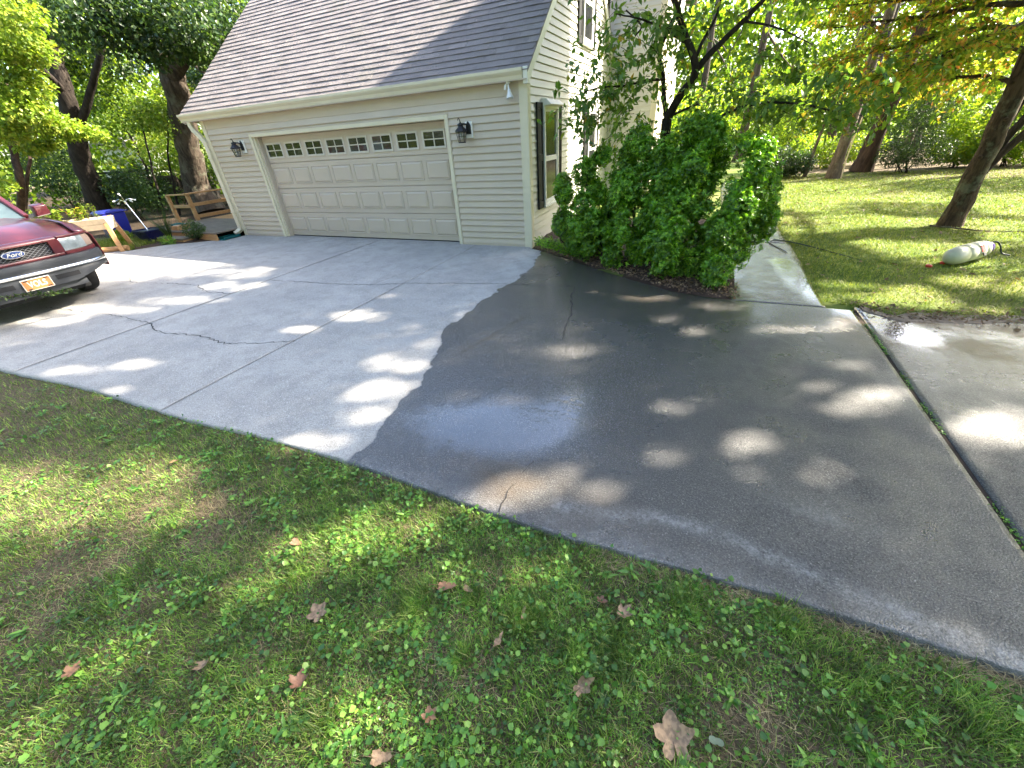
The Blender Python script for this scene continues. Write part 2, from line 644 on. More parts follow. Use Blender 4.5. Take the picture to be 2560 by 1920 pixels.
def concrete_material():
    m, nt, out = nodes_of('concrete')
    t = NT(nt)
    geo = t.n('ShaderNodeNewGeometry')
    pos = geo.outputs['Position']
    A = t.attr('surf')            # wet distance, water film, mud with a painted sun patch
    B = t.attr('marks')           # chalk, dirt, algae
    sa = t.n('ShaderNodeSeparateColor')
    t.link(A.outputs['Color'], sa.inputs[0])
    sb = t.n('ShaderNodeSeparateColor')
    t.link(B.outputs['Color'], sb.inputs[0])
    n_big = t.noise(0.7, 5, 0.6, pos)
    n_mid = t.noise(4.0, 5, 0.65, pos)
    n_fin = t.noise(38.0, 4, 0.65, pos)
    # --- dry colour
    dry = t.mix(t.sstep(n_big, 0.35, 0.65), (0.33, 0.315, 0.295, 1), (0.42, 0.40, 0.37, 1))
    dry = t.mix(t.math('MULTIPLY', t.sstep(n_mid, 0.42, 0.66), 0.6), dry, (0.25, 0.24, 0.225, 1))
    dry = t.mix(t.math('MULTIPLY', t.sstep(n_fin, 0.45, 0.7), 0.5), dry, (0.20, 0.195, 0.19, 1))
    # --- aggregate: stones of several tones
    vor = t.n('ShaderNodeTexVoronoi', ins={'Vector': pos, 'Scale': 135.0})
    sep = t.n('ShaderNodeSeparateColor')
    t.link(vor.outputs['Color'], sep.inputs[0])
    stone = t.math('MULTIPLY', t.sstep(sep.outputs[0], 0.80, 0.86), t.sstep(vor.outputs['Distance'], 0.42, 0.30))
    vor2 = t.n('ShaderNodeTexVoronoi', ins={'Vector': pos, 'Scale': 62.0})
    sep2 = t.n('ShaderNodeSeparateColor')
    t.link(vor2.outputs['Color'], sep2.inputs[0])
    stone2 = t.math('MULTIPLY', t.sstep(sep2.outputs[0], 0.95, 0.96), t.sstep(vor2.outputs['Distance'], 0.34, 0.22))
    st = t.math('MAXIMUM', stone, stone2)
    dk = t.math('MULTIPLY', t.sstep(sep.outputs[1], 0.82, 0.9), t.sstep(vor.outputs['Distance'], 0.42, 0.30))
    dry = t.mix(t.math('MULTIPLY', dk, 0.8), dry, (0.22, 0.21, 0.2, 1))
    dry = t.mix(t.math('MULTIPLY', st, 0.8), dry, (0.66, 0.65, 0.62, 1))
    grain = t.noise(105, 2, 0.6, pos)
    grain2 = t.noise(52, 3, 0.7, pos)
    gl = t.sstep(grain, 0.52, 0.66)
    gd = t.sstep(grain, 0.48, 0.34)
    dry = t.mix(t.math('MULTIPLY', gd, 0.38), dry, (0.16, 0.15, 0.145, 1))
    dry = t.mix(t.math('MULTIPLY', gl, 0.35), dry, (0.56, 0.54, 0.51, 1))
    dry = t.mix(t.math('MULTIPLY', t.sstep(grain2, 0.55, 0.70), 0.25), dry, (0.24, 0.23, 0.22, 1))
    # --- wet mask
    edge = t.math('ADD', t.math('MULTIPLY', t.math('SUBTRACT', t.noise(3.2, 4, 0.5, pos), 0.5), 0.34), sa.outputs[0])
    wet = t.sstep(edge, 0.485, 0.515)
    wetc = t.mix(t.sstep(n_big, 0.38, 0.62), (0.027, 0.027, 0.027, 1), (0.048, 0.046, 0.044, 1))
    damp_sunpatch = t.math('MULTIPLY', A.outputs['Alpha'], t.sstep(t.noise(1.6, 4, 0.6, pos), 0.30, 0.62))
    wetc = t.mix(damp_sunpatch, wetc, (0.078, 0.075, 0.070, 1))
    wetc = t.mix(t.math('MULTIPLY', t.sstep(n_mid, 0.48, 0.66), 0.6), wetc, (0.038, 0.037, 0.036, 1))
    wetc = t.mix(t.math('MULTIPLY', t.sstep(n_fin, 0.5, 0.7), 0.5), wetc, (0.035, 0.034, 0.033, 1))
    wetc = t.mix(t.math('MULTIPLY', dk, 0.6), wetc, (0.03, 0.03, 0.03, 1))
    wetc = t.mix(t.math('MULTIPLY', st, 0.75), wetc, (0.24, 0.23, 0.21, 1))
    wetc = t.mix(t.math('MULTIPLY', gd, 0.75), wetc, (0.014, 0.013, 0.012, 1))
    wetc = t.mix(t.math('MULTIPLY', gl, 0.60), wetc, (0.15, 0.14, 0.125, 1))
    wetc = t.mix(t.math('MULTIPLY', t.sstep(grain2, 0.52, 0.68), 0.45), wetc, (0.022, 0.02, 0.018, 1))
    mud_sunpatch = t.math('MULTIPLY', sa.outputs[2], t.sstep(t.noise(2.6, 4, 0.6, pos), 0.28, 0.62))
    wetc = t.mix(mud_sunpatch, wetc, (0.13, 0.085, 0.045, 1))
    wetc = t.mix(t.math('MULTIPLY', sb.outputs[2], t.sstep(n_mid, 0.35, 0.6)), wetc, (0.15, 0.14, 0.06, 1))
    col = t.mix(wet, dry, wetc)
    # --- marks: pale residue, dark dirt
    ch = t.math('MULTIPLY', sb.outputs[0], t.math('MULTIPLY', t.sstep(t.noise(7, 5, 0.7, pos), 0.30, 0.62), t.sstep(t.noise(38, 5, 0.75, pos), 0.30, 0.68)))
    col = t.mix(t.math('MULTIPLY', ch, 0.55), col, (0.46, 0.455, 0.45, 1))
    di = t.math('MULTIPLY', sb.outputs[1], t.sstep(t.noise(12, 4, 0.7, pos), 0.3, 0.6))
    col = t.mix(t.math('MULTIPLY', di, 0.85), col, (0.045, 0.036, 0.022, 1))
    p = t.n('ShaderNodeBsdfPrincipled')
    t.link(col, p.inputs['Base Color'])
    film = t.math('MULTIPLY', sa.outputs[1], t.sstep(t.math('ADD', t.math('MULTIPLY', t.noise(7.0, 5, 0.65, pos), 0.9), t.math('MULTIPLY', sa.outputs[1], 0.62)), 0.62, 0.86), clamp=True)
    rw = t.math('ADD', t.math('ADD', t.math('MULTIPLY', n_mid, 0.24), 0.10), t.math('MULTIPLY', damp_sunpatch, 0.30))
    rw = t.math('MULTIPLY', rw, t.math('SUBTRACT', 1.0, t.math('MULTIPLY', film, 0.92)))
    rg = t.n('ShaderNodeMix')
    t.link(wet, rg.inputs[0])
    rg.inputs[2].default_value = 0.86
    t.link(rw, rg.inputs[3])
    t.link(rg.outputs[0], p.inputs['Roughness'])
    sp = t.n('ShaderNodeMix')
    t.link(wet, sp.inputs[0])
    sp.inputs[2].default_value = 0.25
    sp.inputs[3].default_value = 1.0
    spd = t.math('MULTIPLY', sp.outputs[0], t.math('SUBTRACT', 1.0, t.math('MAXIMUM', t.math('MULTIPLY', damp_sunpatch, 0.72), t.math('MULTIPLY', mud_sunpatch, 0.6))))
    t.link(spd, p.inputs['Specular IOR Level'])
    h = t.math('ADD', t.math('MULTIPLY', t.noise(120, 3, 0.65, pos), 1.2), t.math('MULTIPLY', vor.outputs['Distance'], -0.5))
    h = t.math('ADD', h, t.math('MULTIPLY', t.noise(14, 3, 0.5, pos), 0.5))
    bs = t.math('SUBTRACT', 1.0, t.math('MULTIPLY', film, 0.985))
    bn = t.n('ShaderNodeBump', ins={'Height': h, 'Distance': 0.005})
    t.link(t.math('MULTIPLY', bs, 1.0), bn.inputs['Strength'])
    # a shallow sheet of water still ripples a little
    bn2 = t.n('ShaderNodeBump', ins={'Height': t.math('ADD', t.noise(11, 2, 0.5, pos), t.math('MULTIPLY', t.noise(34, 2, 0.5, pos), 0.5)), 'Distance': 0.010, 'Strength': 0.30})
    t.link(bn.outputs[0], bn2.inputs['Normal'])
    t.link(bn2.outputs[0], p.inputs['Normal'])
    p.inputs['Coat IOR'].default_value = 1.38
    cw = t.math('MULTIPLY', wet, t.math('ADD', t.math('MULTIPLY', film, 0.6), t.math('SUBTRACT', 0.55, t.math('MULTIPLY', damp_sunpatch, 0.42))), clamp=True)
    t.link(t.math('MULTIPLY', cw, t.math('SUBTRACT', 1.0, t.math('MULTIPLY', mud_sunpatch, t.math('SUBTRACT', 0.85, t.math('MULTIPLY', film, 0.5))))), p.inputs['Coat Weight'])
    t.link(t.math('ADD', 0.04, t.math('MULTIPLY', t.math('SUBTRACT', 1.0, film), t.math('MULTIPLY', n_mid, 0.34))), p.inputs['Coat Roughness'])
    cb = t.n('ShaderNodeBump', ins={'Height': t.math('ADD', t.noise(16, 3, 0.6, pos), t.math('MULTIPLY', t.noise(70, 2, 0.5, pos), 0.25)), 'Distance': 0.008, 'Strength': 0.35})
    t.link(cb.outputs[0], p.inputs['Coat Normal'])
    t.link(p.outputs[0], out.inputs[0])


concrete_material()


def ground_material():
    m, nt, out = nodes_of('earth')
    t = NT(nt)
    geo = t.n('ShaderNodeNewGeometry')
    pos = geo.outputs['Position']
    n1 = t.noise(0.5, 6, 0.65, pos)
    n2 = t.noise(6.0, 5, 0.65, pos)
    n3 = t.noise(60.0, 4, 0.65, pos)
    sepb = t.attr('bare')
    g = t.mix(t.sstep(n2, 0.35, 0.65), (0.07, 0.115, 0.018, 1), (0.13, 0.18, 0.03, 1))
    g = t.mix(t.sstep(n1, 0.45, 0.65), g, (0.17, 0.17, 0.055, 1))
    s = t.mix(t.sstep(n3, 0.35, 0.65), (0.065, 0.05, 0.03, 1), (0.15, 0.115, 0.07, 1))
    s = t.mix(t.sstep(sepb.outputs['Fac'], 1.05, 1.25), s, t.mix(t.sstep(n3, 0.4, 0.62), (0.018, 0.013, 0.009, 1), (0.06, 0.042, 0.026, 1)))  # left woods: their deep shade is put into the soil colour
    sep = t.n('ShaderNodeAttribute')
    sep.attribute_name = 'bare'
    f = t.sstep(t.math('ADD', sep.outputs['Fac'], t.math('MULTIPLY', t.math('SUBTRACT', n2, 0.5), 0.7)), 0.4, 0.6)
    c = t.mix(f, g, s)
    p = t.n('ShaderNodeBsdfPrincipled')
    t.link(c, p.inputs['Base Color'])
    p.inputs['Roughness'].default_value = 0.95
    p.inputs['Specular IOR Level'].default_value = 0.15
    t.link(t.bump(t.math('ADD', n3, n2), 0.8, 0.02), p.inputs['Normal'])
    t.link(p.outputs[0], out.inputs[0])


ground_material()
mat('crack', (0.035, 0.032, 0.03), 0.9, 0.3, 30)
mat('mulch', (0.075, 0.042, 0.026), 0.95, 0.35, 14, bump=0.9, bscale=70, col2=(0.03, 0.018, 0.012))
mat('mud', (0.27, 0.19, 0.14), .55, .25, 22, bump=1.0, bscale=60, col2=(0.07, 0.05, 0.03))
mat('water', (0.10, 0.075, 0.045), 0.03, 0.2, 3, spec=0.7, bump=0.10, bscale=14)

# ------------------------------------------------------------------ ground sheet
DRV_Y0 = lambda x: -5.80 + np.where(np.asarray(x) < 0, 0.045 * np.asarray(x), 0.006 * np.asarray(x)) + 0.02 * np.sin(np.asarray(x) * 2.1)
BED = np.array([(-0.02, -0.10), (0.22, -0.22), (0.60, -0.48), (1.05, -0.80), (1.5, -1.12), (1.98, -1.45), (2.64, -1.86), (3.05, -1.98), (3.42, -2.02)])


def bed_y(x):
    return np.interp(x, BED[:, 0], BED[:, 1])


def lawn_y(x):
    return np.interp(x, [4.0, 4.35, 4.53, 4.85, 5.24, 5.8, 7, 9, 14], [-1.75, -1.78, -1.95, -2.16, -2.08, -2.03, -2.0, -2.0, -2.0])


def ground():
    xs = np.concatenate([np.linspace(-240, -30, 15)[:-1], np.linspace(-30, -9, 22)[:-1], np.linspace(-9, 14, 240), np.linspace(14, 40, 27)[1:], np.linspace(40, 240, 14)[1:]])
    ys = np.concatenate([np.linspace(-200, -12, 12)[:-1], np.linspace(-12, 12, 240), np.linspace(12, 40, 29)[1:], np.linspace(40, 260, 14)[1:]])
    X, Y = np.meshgrid(xs, ys)
    Z = -0.024 + 0.03 * (fbm(X * 1.7, Y * 1.7, 3) - .5) * ((X > -9) & (X < 14))
    # the ground drops a little behind the lawn and rises far off
    R = np.hypot(X - 3, Y + 7)
    Z = Z + np.clip((R - 45) / 200, 0, 1) * 6.0
    # right-hand lawn stands about level with the walk
    lw = np.clip((X - 4.25) / 0.4, 0, 1) * np.clip((Y + 2.05) / 0.4, 0, 1)
    Z = Z + lw * 0.02
    # dips under the paving
    pav = ((X > -11.9) & (X < 12) & (Y > -5.7) & (Y < -2.25)) | ((X > -11) & (X < 0.2) & (Y > -5.7) & (Y < 0.6)) | ((X > 3.45) & (X < 4.05) & (Y > -3) & (Y < 9))
    Z = np.where(pav, -0.13, Z)
    nx, ny = len(xs), len(ys)
    V = np.stack([X, Y, Z], -1).reshape(-1, 3)
    i = np.arange(ny - 1)[:, None] * nx + np.arange(nx - 1)[None]
    F = np.stack([i, i + 1, i + nx + 1, i + nx], -1).reshape(-1, 4)
    me = npmesh('ground', V, F, 'earth', smooth=True)
    bare = np.zeros_like(X)
    front = (Y < -5.5) & (X > -9) & (X < 12)
    bare = np.where(front, 1.0, bare)
    bare = np.where((X > 5.0) & (Y > 9.0) & (R < 40), 0.55 + 0.4 * fbm(X * .3, Y * .3), bare)
    bare = np.where((X < -8) & (Y > -1.0) & (R < 60), 1.3, bare)  # picks the darker soil that paints the shade under the left trees
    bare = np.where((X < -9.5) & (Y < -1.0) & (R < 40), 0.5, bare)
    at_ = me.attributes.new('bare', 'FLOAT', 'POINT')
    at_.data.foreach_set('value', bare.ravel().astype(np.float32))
    o = link('ground', me)
    tag(o, kind='structure')


ground()

# ------------------------------------------------------------------ driveway and walk
WETX = np.array([(-6.2, 0.80), (-5.75, 0.85), (-5.52, 0.92), (-5.27, 0.80), (-5.04, 0.81), (-4.78, 0.79), (-4.3, 0.62), (-3.68, 0.40), (-2.79, 0.38), (-2.2, 0.44), (-1.55, 0.50), (-0.8, 0.42), (-0.34, 0.30), (0.5, 0.2)])


def seg_dist(X, Y, pts):
    d = np.full(X.shape, 1e9)
    for (x0, y0), (x1, y1) in zip(pts[:-1], pts[1:]):
        vx, vy = x1 - x0, y1 - y0
        t = np.clip(((X - x0) * vx + (Y - y0) * vy) / (vx * vx + vy * vy), 0, 1)
        d = np.minimum(d, np.hypot(X - x0 - t * vx, Y - y0 - t * vy))
    return d


def gauss(X, Y, x, y, rx, ry=None, a=0.0):
    ry = ry or rx
    c, s = math.cos(a), math.sin(a)
    u = (X - x) * c + (Y - y) * s
    v = -(X - x) * s + (Y - y) * c
    return np.exp(-((u / rx) ** 2 + (v / ry) ** 2))


def surf_attrs(X, Y):
    xw = np.interp(Y, WETX[:, 0], WETX[:, 1])
    wet = np.clip(0.5 + (X - xw) * 1.0, 0, 1)
    film = (1.35 * gauss(X, Y, 1.86, -5.02, .52, .34, .25) + .8 * gauss(X, Y, 2.1, -4.72, .12, .3, -.3) + .5 * gauss(X, Y, 1.25, -5.2, .5, .35) + 0.45 * gauss(X, Y, 1.9, -4.2, .8, .5)
            + 0.25 * gauss(X, Y, 0.9, -1.2, .5, .4) + 0.35 * gauss(X, Y, 2.1, -2.2, 1.2, .5) + .4 * gauss(X, Y, 3.4, -3.2, .8, 1.2))
    stream = np.exp(-(seg_dist(X, Y, [(4.02, -0.2), (4.12, -1.2), (4.25, -1.75), (4.5, -2.15), (4.8, -2.55)]) / 0.20) ** 2)
    film = np.clip(film + 1.2 * stream + 0.9 * gauss(X, Y, 4.78, -2.55, .22, .35), 0, 1)
    film = np.maximum(film, 0.38 * ((X > 3.2) & (X < 4.4) & (Y > -1.9)))
    film = np.maximum(film, 0.5 * gauss(X, Y, 5.4, -2.40, .9, .35))
    mud = np.clip(1.6 * gauss(X, Y, 5.4, -2.5, 1.0, .5) + .8 * gauss(X, Y, 6.3, -2.6, .8, .5) + .55 * ((X > 3.2) & (X < 4.4) & (Y > -1.9))
                  + .25 * gauss(X, Y, 1.9, -1.9, 1.4, .35, -.5) + .4 * gauss(X, Y, 2.15, -5.6, .6, .22), 0, 1)  # last blob is no mud: it paints the near-edge sun patch tan
    chalk = np.clip(np.exp(-(seg_dist(X, Y, [(2.35, -5.62), (2.6, -5.60), (2.85, -5.52), (3.1, -5.50), (3.35, -5.545), (3.6, -5.60), (3.9, -5.66), (4.3, -5.72)]) / .045) ** 2) * .8
                    + .35 * ((X > 1.0) & (X < 4.5)) * np.exp(-((Y + 5.78) / .10) ** 2)
                    + .6 * np.exp(-(seg_dist(X, Y, [(-.9, -5.1), (-.1, -4.3), (.3, -3.9)]) / .10) ** 2)
                    + .5 * np.exp(-(seg_dist(X, Y, [(-3.2, -4.75), (-2.2, -4.85), (-1.4, -4.62)]) / .10) ** 2)
                    + .5 * gauss(X, Y, -2.3, -.35, .6, .12) + .35 * gauss(X, Y, -3.3, -2.7, .8, .12) + .3 * gauss(X, Y, .2, -4.5, .2, .5)
                    + .35 * gauss(X, Y, 1.25, -5.05, .3, .1, .5) + .4 * gauss(X, Y, 3.7, -5.2, .2, .06), 0, 1)
    dirt = np.clip(np.exp(-(seg_dist(X, Y, [(.86, -4.15), (.98, -3.7), (1.14, -3.06)]) / .035) ** 2) * 1.0
                   + .5 * np.exp(-(seg_dist(X, Y, [(.3, -.35), (1.05, -.92), (1.98, -1.57), (2.64, -2.0), (3.4, -2.12)]) / .10) ** 2)
                   + .35 * gauss(X, Y, 2.1, -2.6, .6, .25) + .4 * gauss(X, Y, 2.28, -4.9, .15, .06), 0, 1)
    algae = np.clip(1.0 * ((X > 3.2) & (X < 4.4) & (Y > -1.8)) * (0.6 + 0.4 * np.sin(Y * 5)), 0, 1)
    damp_sunpatch = np.clip((X - 2.5) / 1.0, 0, 1) * np.clip((-2.5 - (X > 4.5) * .5 - Y) / .6, 0, 1) * .9 + .4 * gauss(X, Y, 2.2, -3.2, .5, .4) + .5 * gauss(X, Y, 0.7, -1.5, .3, .5) + 1.2 * gauss(X, Y, 2.15, -5.58, .55, .24)  # last blob paints the near-edge sun patch lighter
    return wet, film, mud, chalk, dirt, algae, np.clip(damp_sunpatch, 0, 1)


def slab(name, x0, x1, ybot, ytop, parent, step=0.045, gap=0.0006, th=0.11):
    xs = np.linspace(x0 + gap, x1 - gap, max(6, int((x1 - x0) / step)))
    yb = np.array([float(ybot(x)) for x in xs])
    yt = np.array([float(ytop(x)) for x in xs])
    ny = max(6, int(np.max(yt - yb) / step))
    t = np.linspace(0, 1, ny)
    X = np.repeat(xs[None], ny, 0)
    Y = yb[None] + t[:, None] * (yt - yb)[None]
    jag = 0.010 * (fbm(X * 9, Y * 9, 2) - .5)
    Y[0] += jag[0] * 2.0
    Z = 0.008 * (fbm(X * .8, Y * .8, 2) - .5)
    # worn, rounded arrises
    e = np.minimum(np.minimum(np.arange(len(xs)), np.arange(len(xs))[::-1])[None] * step, np.minimum(np.arange(ny), np.arange(ny)[::-1])[:, None] * step)
    nx = len(xs)
    V = np.stack([X, Y, Z], -1).reshape(-1, 3)
    i = np.arange(ny - 1)[:, None] * nx + np.arange(nx - 1)[None]
    F = np.stack([i, i + 1, i + nx + 1, i + nx], -1).reshape(-1, 4)
    # skirt
    ring = np.concatenate([np.arange(nx), np.arange(1, ny) * nx + nx - 1, (ny - 1) * nx + np.arange(nx - 1)[::-1], np.arange(1, ny - 1)[::-1] * nx])
    low = V[ring].copy()
    low[:, 2] = -th
    b = len(V)
    k = np.arange(len(ring))
    k2 = (k + 1) % len(ring)
    S = np.stack([ring[k2], ring[k], b + k, b + k2], -1)
    VV = np.concatenate([V, low])
    me = npmesh(name, VV, [F, S], 'concrete', smooth=False)
    w, f, mu, c, d, a, dp = surf_attrs(VV[:, 0], VV[:, 1])
    for nm, ch in (('surf', (w, f, mu)), ('marks', (c, d, a))):
        at_ = me.attributes.new(nm, 'FLOAT_COLOR', 'POINT')
        arr = np.ones((len(VV), 4), dtype=np.float32)
        for q in range(3):
            arr[:, q] = ch[q]
        arr[:, 3] = dp
        at_.data.foreach_set('color', arr.ravel())
    return link(name, me, parent)


drive = bpy.data.objects.new('driveway', None)
COL.objects.link(drive)
tag(drive, 'concrete driveway, half dry and half wet, with control joints and cracks', None, kind='structure')
dtop = lambda x: -0.006 if x < -0.02 else bed_y(x)
slab('slab', -12.0, -8.05, DRV_Y0, lambda x: np.interp(x, [-12, -10.4, -9.7, -9.3, -8.9, -8.05], [-2.55, -2.0, -1.95, -1.25, -1.05, -0.45]), drive, 0.07)
slab('slab', -8.05, -3.62, DRV_Y0, dtop, drive, 0.06)
slab('slab', -3.62, -1.14, DRV_Y0, dtop, drive)
slab('slab', -1.14, 4.485, DRV_Y0, dtop, drive, 0.03)
slab('slab', 4.515, 9.0, DRV_Y0, lambda x: lawn_y(x) + 0.05, drive, 0.045)
MB().box(-6.54, -1.52, -.0055, .30, -.06, -.0015).build('door_threshold', 'concrete', drive)
walk = bpy.data.objects.new('walkway', None)
COL.objects.link(walk)
tag(walk, 'narrow wet concrete walk between the big shrub and the lawn', None, kind='structure')
slab('slab', 3.30, 4.24, lambda x: -2.005 + 0.0 * x, lambda x: 0.9, walk, 0.04)
slab('slab', 3.28, 4.20, lambda x: 0.915, lambda x: 3.9, walk, 0.07)
slab('slab', 3.25, 4.15, lambda x: 3.915, lambda x: 9.0, walk, 0.1)


def crack(pts, w=0.010, amp=0.045, z=0.0045, step=0.05):
    P = []
    for (x0, y0), (x1, y1) in zip(pts[:-1], pts[1:]):
        n = max(2, int(math.hypot(x1 - x0, y1 - y0) / step))
        for k in range(n):
            t = k / n
            P.append((x0 + (x1 - x0) * t, y0 + (y1 - y0) * t))
    P.append(pts[-1])
    P = np.array(P)
    P[1:-1] += (rng.random((len(P) - 2, 2)) - .5) * amp * 0.8
    d = np.gradient(P, axis=0)
    nrm = unit(np.stack([-d[:, 1], d[:, 0]], 1))
    ww = w * (0.35 + 0.9 * rng.random(len(P)))[:, None]
    L = P + nrm * ww * .5
    R_ = P - nrm * ww * .5
    n = len(P)
    V = np.concatenate([np.c_[L, np.full(n, z)], np.c_[R_, np.full(n, z)]])
    k = np.arange(n - 1)
    F = np.stack([k, k + n, k + n + 1, k + 1], -1)
    link('crack', npmesh('crack', V, F, 'crack'), drive)


def joint(x, y0, y1, w):
    n = 40
    yy = np.linspace(y0, y1, n)
    ww = w * (.6 + .5 * rng.random(n)) / 2
    V = np.concatenate([np.c_[x - ww, yy, np.full(n, .0046)], np.c_[x + ww, yy, np.full(n, .0046)]])
    k = np.arange(n - 1)
    link('joint_line', npmesh('joint_line', V, np.stack([k, k + n, k + n + 1, k + 1], -1), 'crack'), drive)


joint(-3.62, -5.93, -.02, .010)
joint(-1.14, -5.84, -2.45, .006)
joint(-8.05, -6.1, -.5, .008)
crack([(-3.62, -2.84), (-3.0, -2.78), (-2.3, -2.72), (-1.64, -2.62), (-1.1, -2.42), (-0.23, -2.22), (.5, -2.08), (1.4, -1.99)], 0.011)
crack([(-6.2, -4.76), (-5.59, -4.71), (-4.4, -4.62), (-3.6, -4.66)], 0.009)
crack([(-3.6, -4.66), (-3.05, -4.82), (-2.47, -4.71), (-1.9, -4.76), (-1.5, -4.63), (-1.12, -4.47)], 0.013, 0.06)
crack([(-5.45, -3.41), (-4.7, -3.36), (-4.2, -3.55), (-3.61, -3.51)], 0.013, 0.06)
crack([(1.4, -1.99), (1.5, -2.5), (1.62, -2.85), (1.66, -3.2), (1.72, -3.6)], 0.008, 0.05)
crack([(-1.64, -2.62), (-1.5, -2.1), (-1.42, -1.6)], 0.006)
crack([(-6.9, -3.3), (-6.3, -3.55), (-5.9, -3.52), (-5.4, -3.42)], 0.010, 0.05)
crack([(2.05, -5.79), (2.03, -5.62), (2.06, -5.55)], 0.007, 0.03)
crack([(2.06, -5.46), (2.08, -5.38), (2.09, -5.33)], 0.005, 0.02)


# ------------------------------------------------------------------ house
house = thing('house', 'cream sided house wing with white garage door and steep grey shingle roof', 'house', (-4.0, 3.0, 0.0))
WL = -8.07                     # left end of the garage wall
PITCH = 0.8333
ZE = 2.695                     # roof surface height at the wall plane
RIDGE_Y = 3.4
ROW = 0.109


def roof_z(y):
    return ZE + PITCH * y


def board_mesh(name, x0, x1, m='siding'):
    """one lapped siding board along X facing -Y, foot at z = 0"""
    prof = [(-0.024, 0.0), (-0.026, 0.005), (-0.003, ROW + 0.004), (0.004, ROW + 0.004), (0.004, 0.0)]
    return MB().prism(prof, 'x', x0, x1).mesh(name, m)


fw = MB().box(WL, -6.56, 0.004, 0.16, -0.05, 2.5).box(-1.5, -0.002, 0.004, 0.16, -0.05, 2.5).box(-6.56, -1.5, 0.004, 0.16, 2.16, 2.5).build('front_wall', 'siding', house)
bl, br, bt = board_mesh('siding_board', WL, -6.615), board_mesh('siding_board', -1.470, -0.118), board_mesh('siding_board', WL, -0.118)
for k in range(22):
    z = 0.035 + ROW * k
    if z + ROW < 2.16:
        link('siding_board', bl, fw, (0, 0, z))
        link('siding_board', br, fw, (0, 0, z))
    elif z < 2.30:
        link('siding_board', bt, fw, (0, 0, z))
MB().box(WL, -0.118, -0.012, 0.004, 2.325, 2.50).build('frieze_board', 'siding', fw, 0.002)
MB().box(WL, -6.615, -0.022, 0.004, -0.03, 0.034).build('starter_strip', 'siding', fw)
MB().box(-1.47, -0.118, -0.022, 0.004, -0.03, 0.034).build('starter_strip', 'siding', fw)

# gable wall (faces +X)
WY = 6.0
gv = [(0.16, roof_z(0.16) - .06), (RIDGE_Y, roof_z(RIDGE_Y) - .06), (WY, roof_z(2 * RIDGE_Y - WY) - .06), (WY, -0.05), (0.16, -0.05)]
gw = MB().prism(gv, 'x', -0.16, -0.004).build('gable_wall', 'siding_pale', house)
for k in range(52):
    z = 0.035 + ROW * k
    zt = z + ROW
    y0 = 0.105
    y1 = WY
    if zt > roof_z(0) - .12:
        y0 = max(y0, (zt - ZE + .10) / PITCH)
        y1 = min(y1, 2 * RIDGE_Y - y0)
    if y1 - y0 < .2:
        break
    lo = max(0.105, (z - ZE + .10) / PITCH)
    prof = [(0.022, z), (0.024, z + .005), (0.003, zt + .004), (-0.004, zt + .004), (-0.004, z)]
    b = MB()
    # boards under the rake are cut on the slope
    a = [(p[0], max(lo, (p[1] - ZE + .10) / PITCH) if z > 2.4 else y0, p[1]) for p in prof]
    c = [(p[0], min(WY, 2 * RIDGE_Y - (p[1] - ZE + .10) / PITCH), p[1]) for p in prof]
    n = len(prof)
    b.add(a + c, [tuple(range(n)), tuple(reversed(range(n, 2 * n)))] + [(j, (j + 1) % n, n + (j + 1) % n, n + j) for j in range(n)])
    b.build('siding_board', 'siding_pale', gw)
# corner boards
MB().box(-0.118, 0.028, -0.028, 0.010, -0.04, 2.50).box(0.0, 0.028, 0.010, 0.105, -0.04, 2.50).build('corner_trim', 'trim', house, 0.003)
MB().box(WL - 0.028, WL + 0.09, -0.028, 0.02, -0.04, 2.50).box(WL - 0.028, WL, 0.02, 0.12, -0.04, 2.50).build('corner_trim', 'trim', house, 0.003)
# left side wall and back (plain, out of sight)
MB().prism([(0.16, roof_z(.16) - .06), (RIDGE_Y, roof_z(RIDGE_Y) - .06), (6.8, ZE - .06), (6.8, -.05), (.16, -.05)], 'x', WL, WL + .1).build('side_wall', 'siding', house)

# soffit, rake boards, gutter, downspout
MB().box(-8.58, 0.055, -0.13, 0.0, 2.497, 2.512).build('soffit', 'siding', house)
MB().box(-8.58, WL - .03, 0.0, 0.5, 2.50, 2.515).build('soffit_return', 'siding', house)
for xa, xb, nm in ((0.030, 0.062, 'rake_board'), (-8.60, -8.57, 'rake_board')):
    y0, y1 = -0.10, RIDGE_Y
    q = [(y0, roof_z(y0) - .03), (y1, roof_z(y1) - .03), (y1, roof_z(y1) - .20), (y0 + .06, roof_z(y0 + .06) - .20), (y0, 2.50)]
    MB().prism(q, 'x', xa, xb).build(nm, 'trim_white', house, 0.002)
    q = [(2 * RIDGE_Y - p[0], p[1]) for p in q]
    MB().prism(q, 'x', xa, xb).build(nm, 'trim_white', house, 0.002)
gp = [(-0.015, 2.502), (-0.105, 2.502), (-0.118, 2.515), (-0.128, 2.560), (-0.150, 2.590), (-0.162, 2.612), (-0.162, 2.648), (-0.150, 2.650), (-0.150, 2.636),
      (-0.146, 2.615), (-0.115, 2.565), (-0.098, 2.518), (-0.03, 2.518), (-0.025, 2.64), (-0.015, 2.64)]
gut = MB().prism(gp, 'x', -8.60, -0.015).build('gutter', 'trim', house)
MB().prism([(-0.015, 2.502), (-0.105, 2.502), (-0.128, 2.560), (-0.162, 2.612), (-0.162, 2.648), (-0.015, 2.648)], 'x', -0.0149, -0.010).build('end_cap', 'trim', gut)
MB().prism([(-0.015, 2.502), (-0.105, 2.502), (-0.128, 2.560), (-0.162, 2.612), (-0.162, 2.648), (-0.015, 2.648)], 'x', -8.605, -8.6001).build('end_cap', 'trim', gut)
MB().box(-0.008, 0.066, -0.105, 0.012, 2.45, 2.66).build('rake_return', 'trim_white', house, 0.004)
ds = MB()
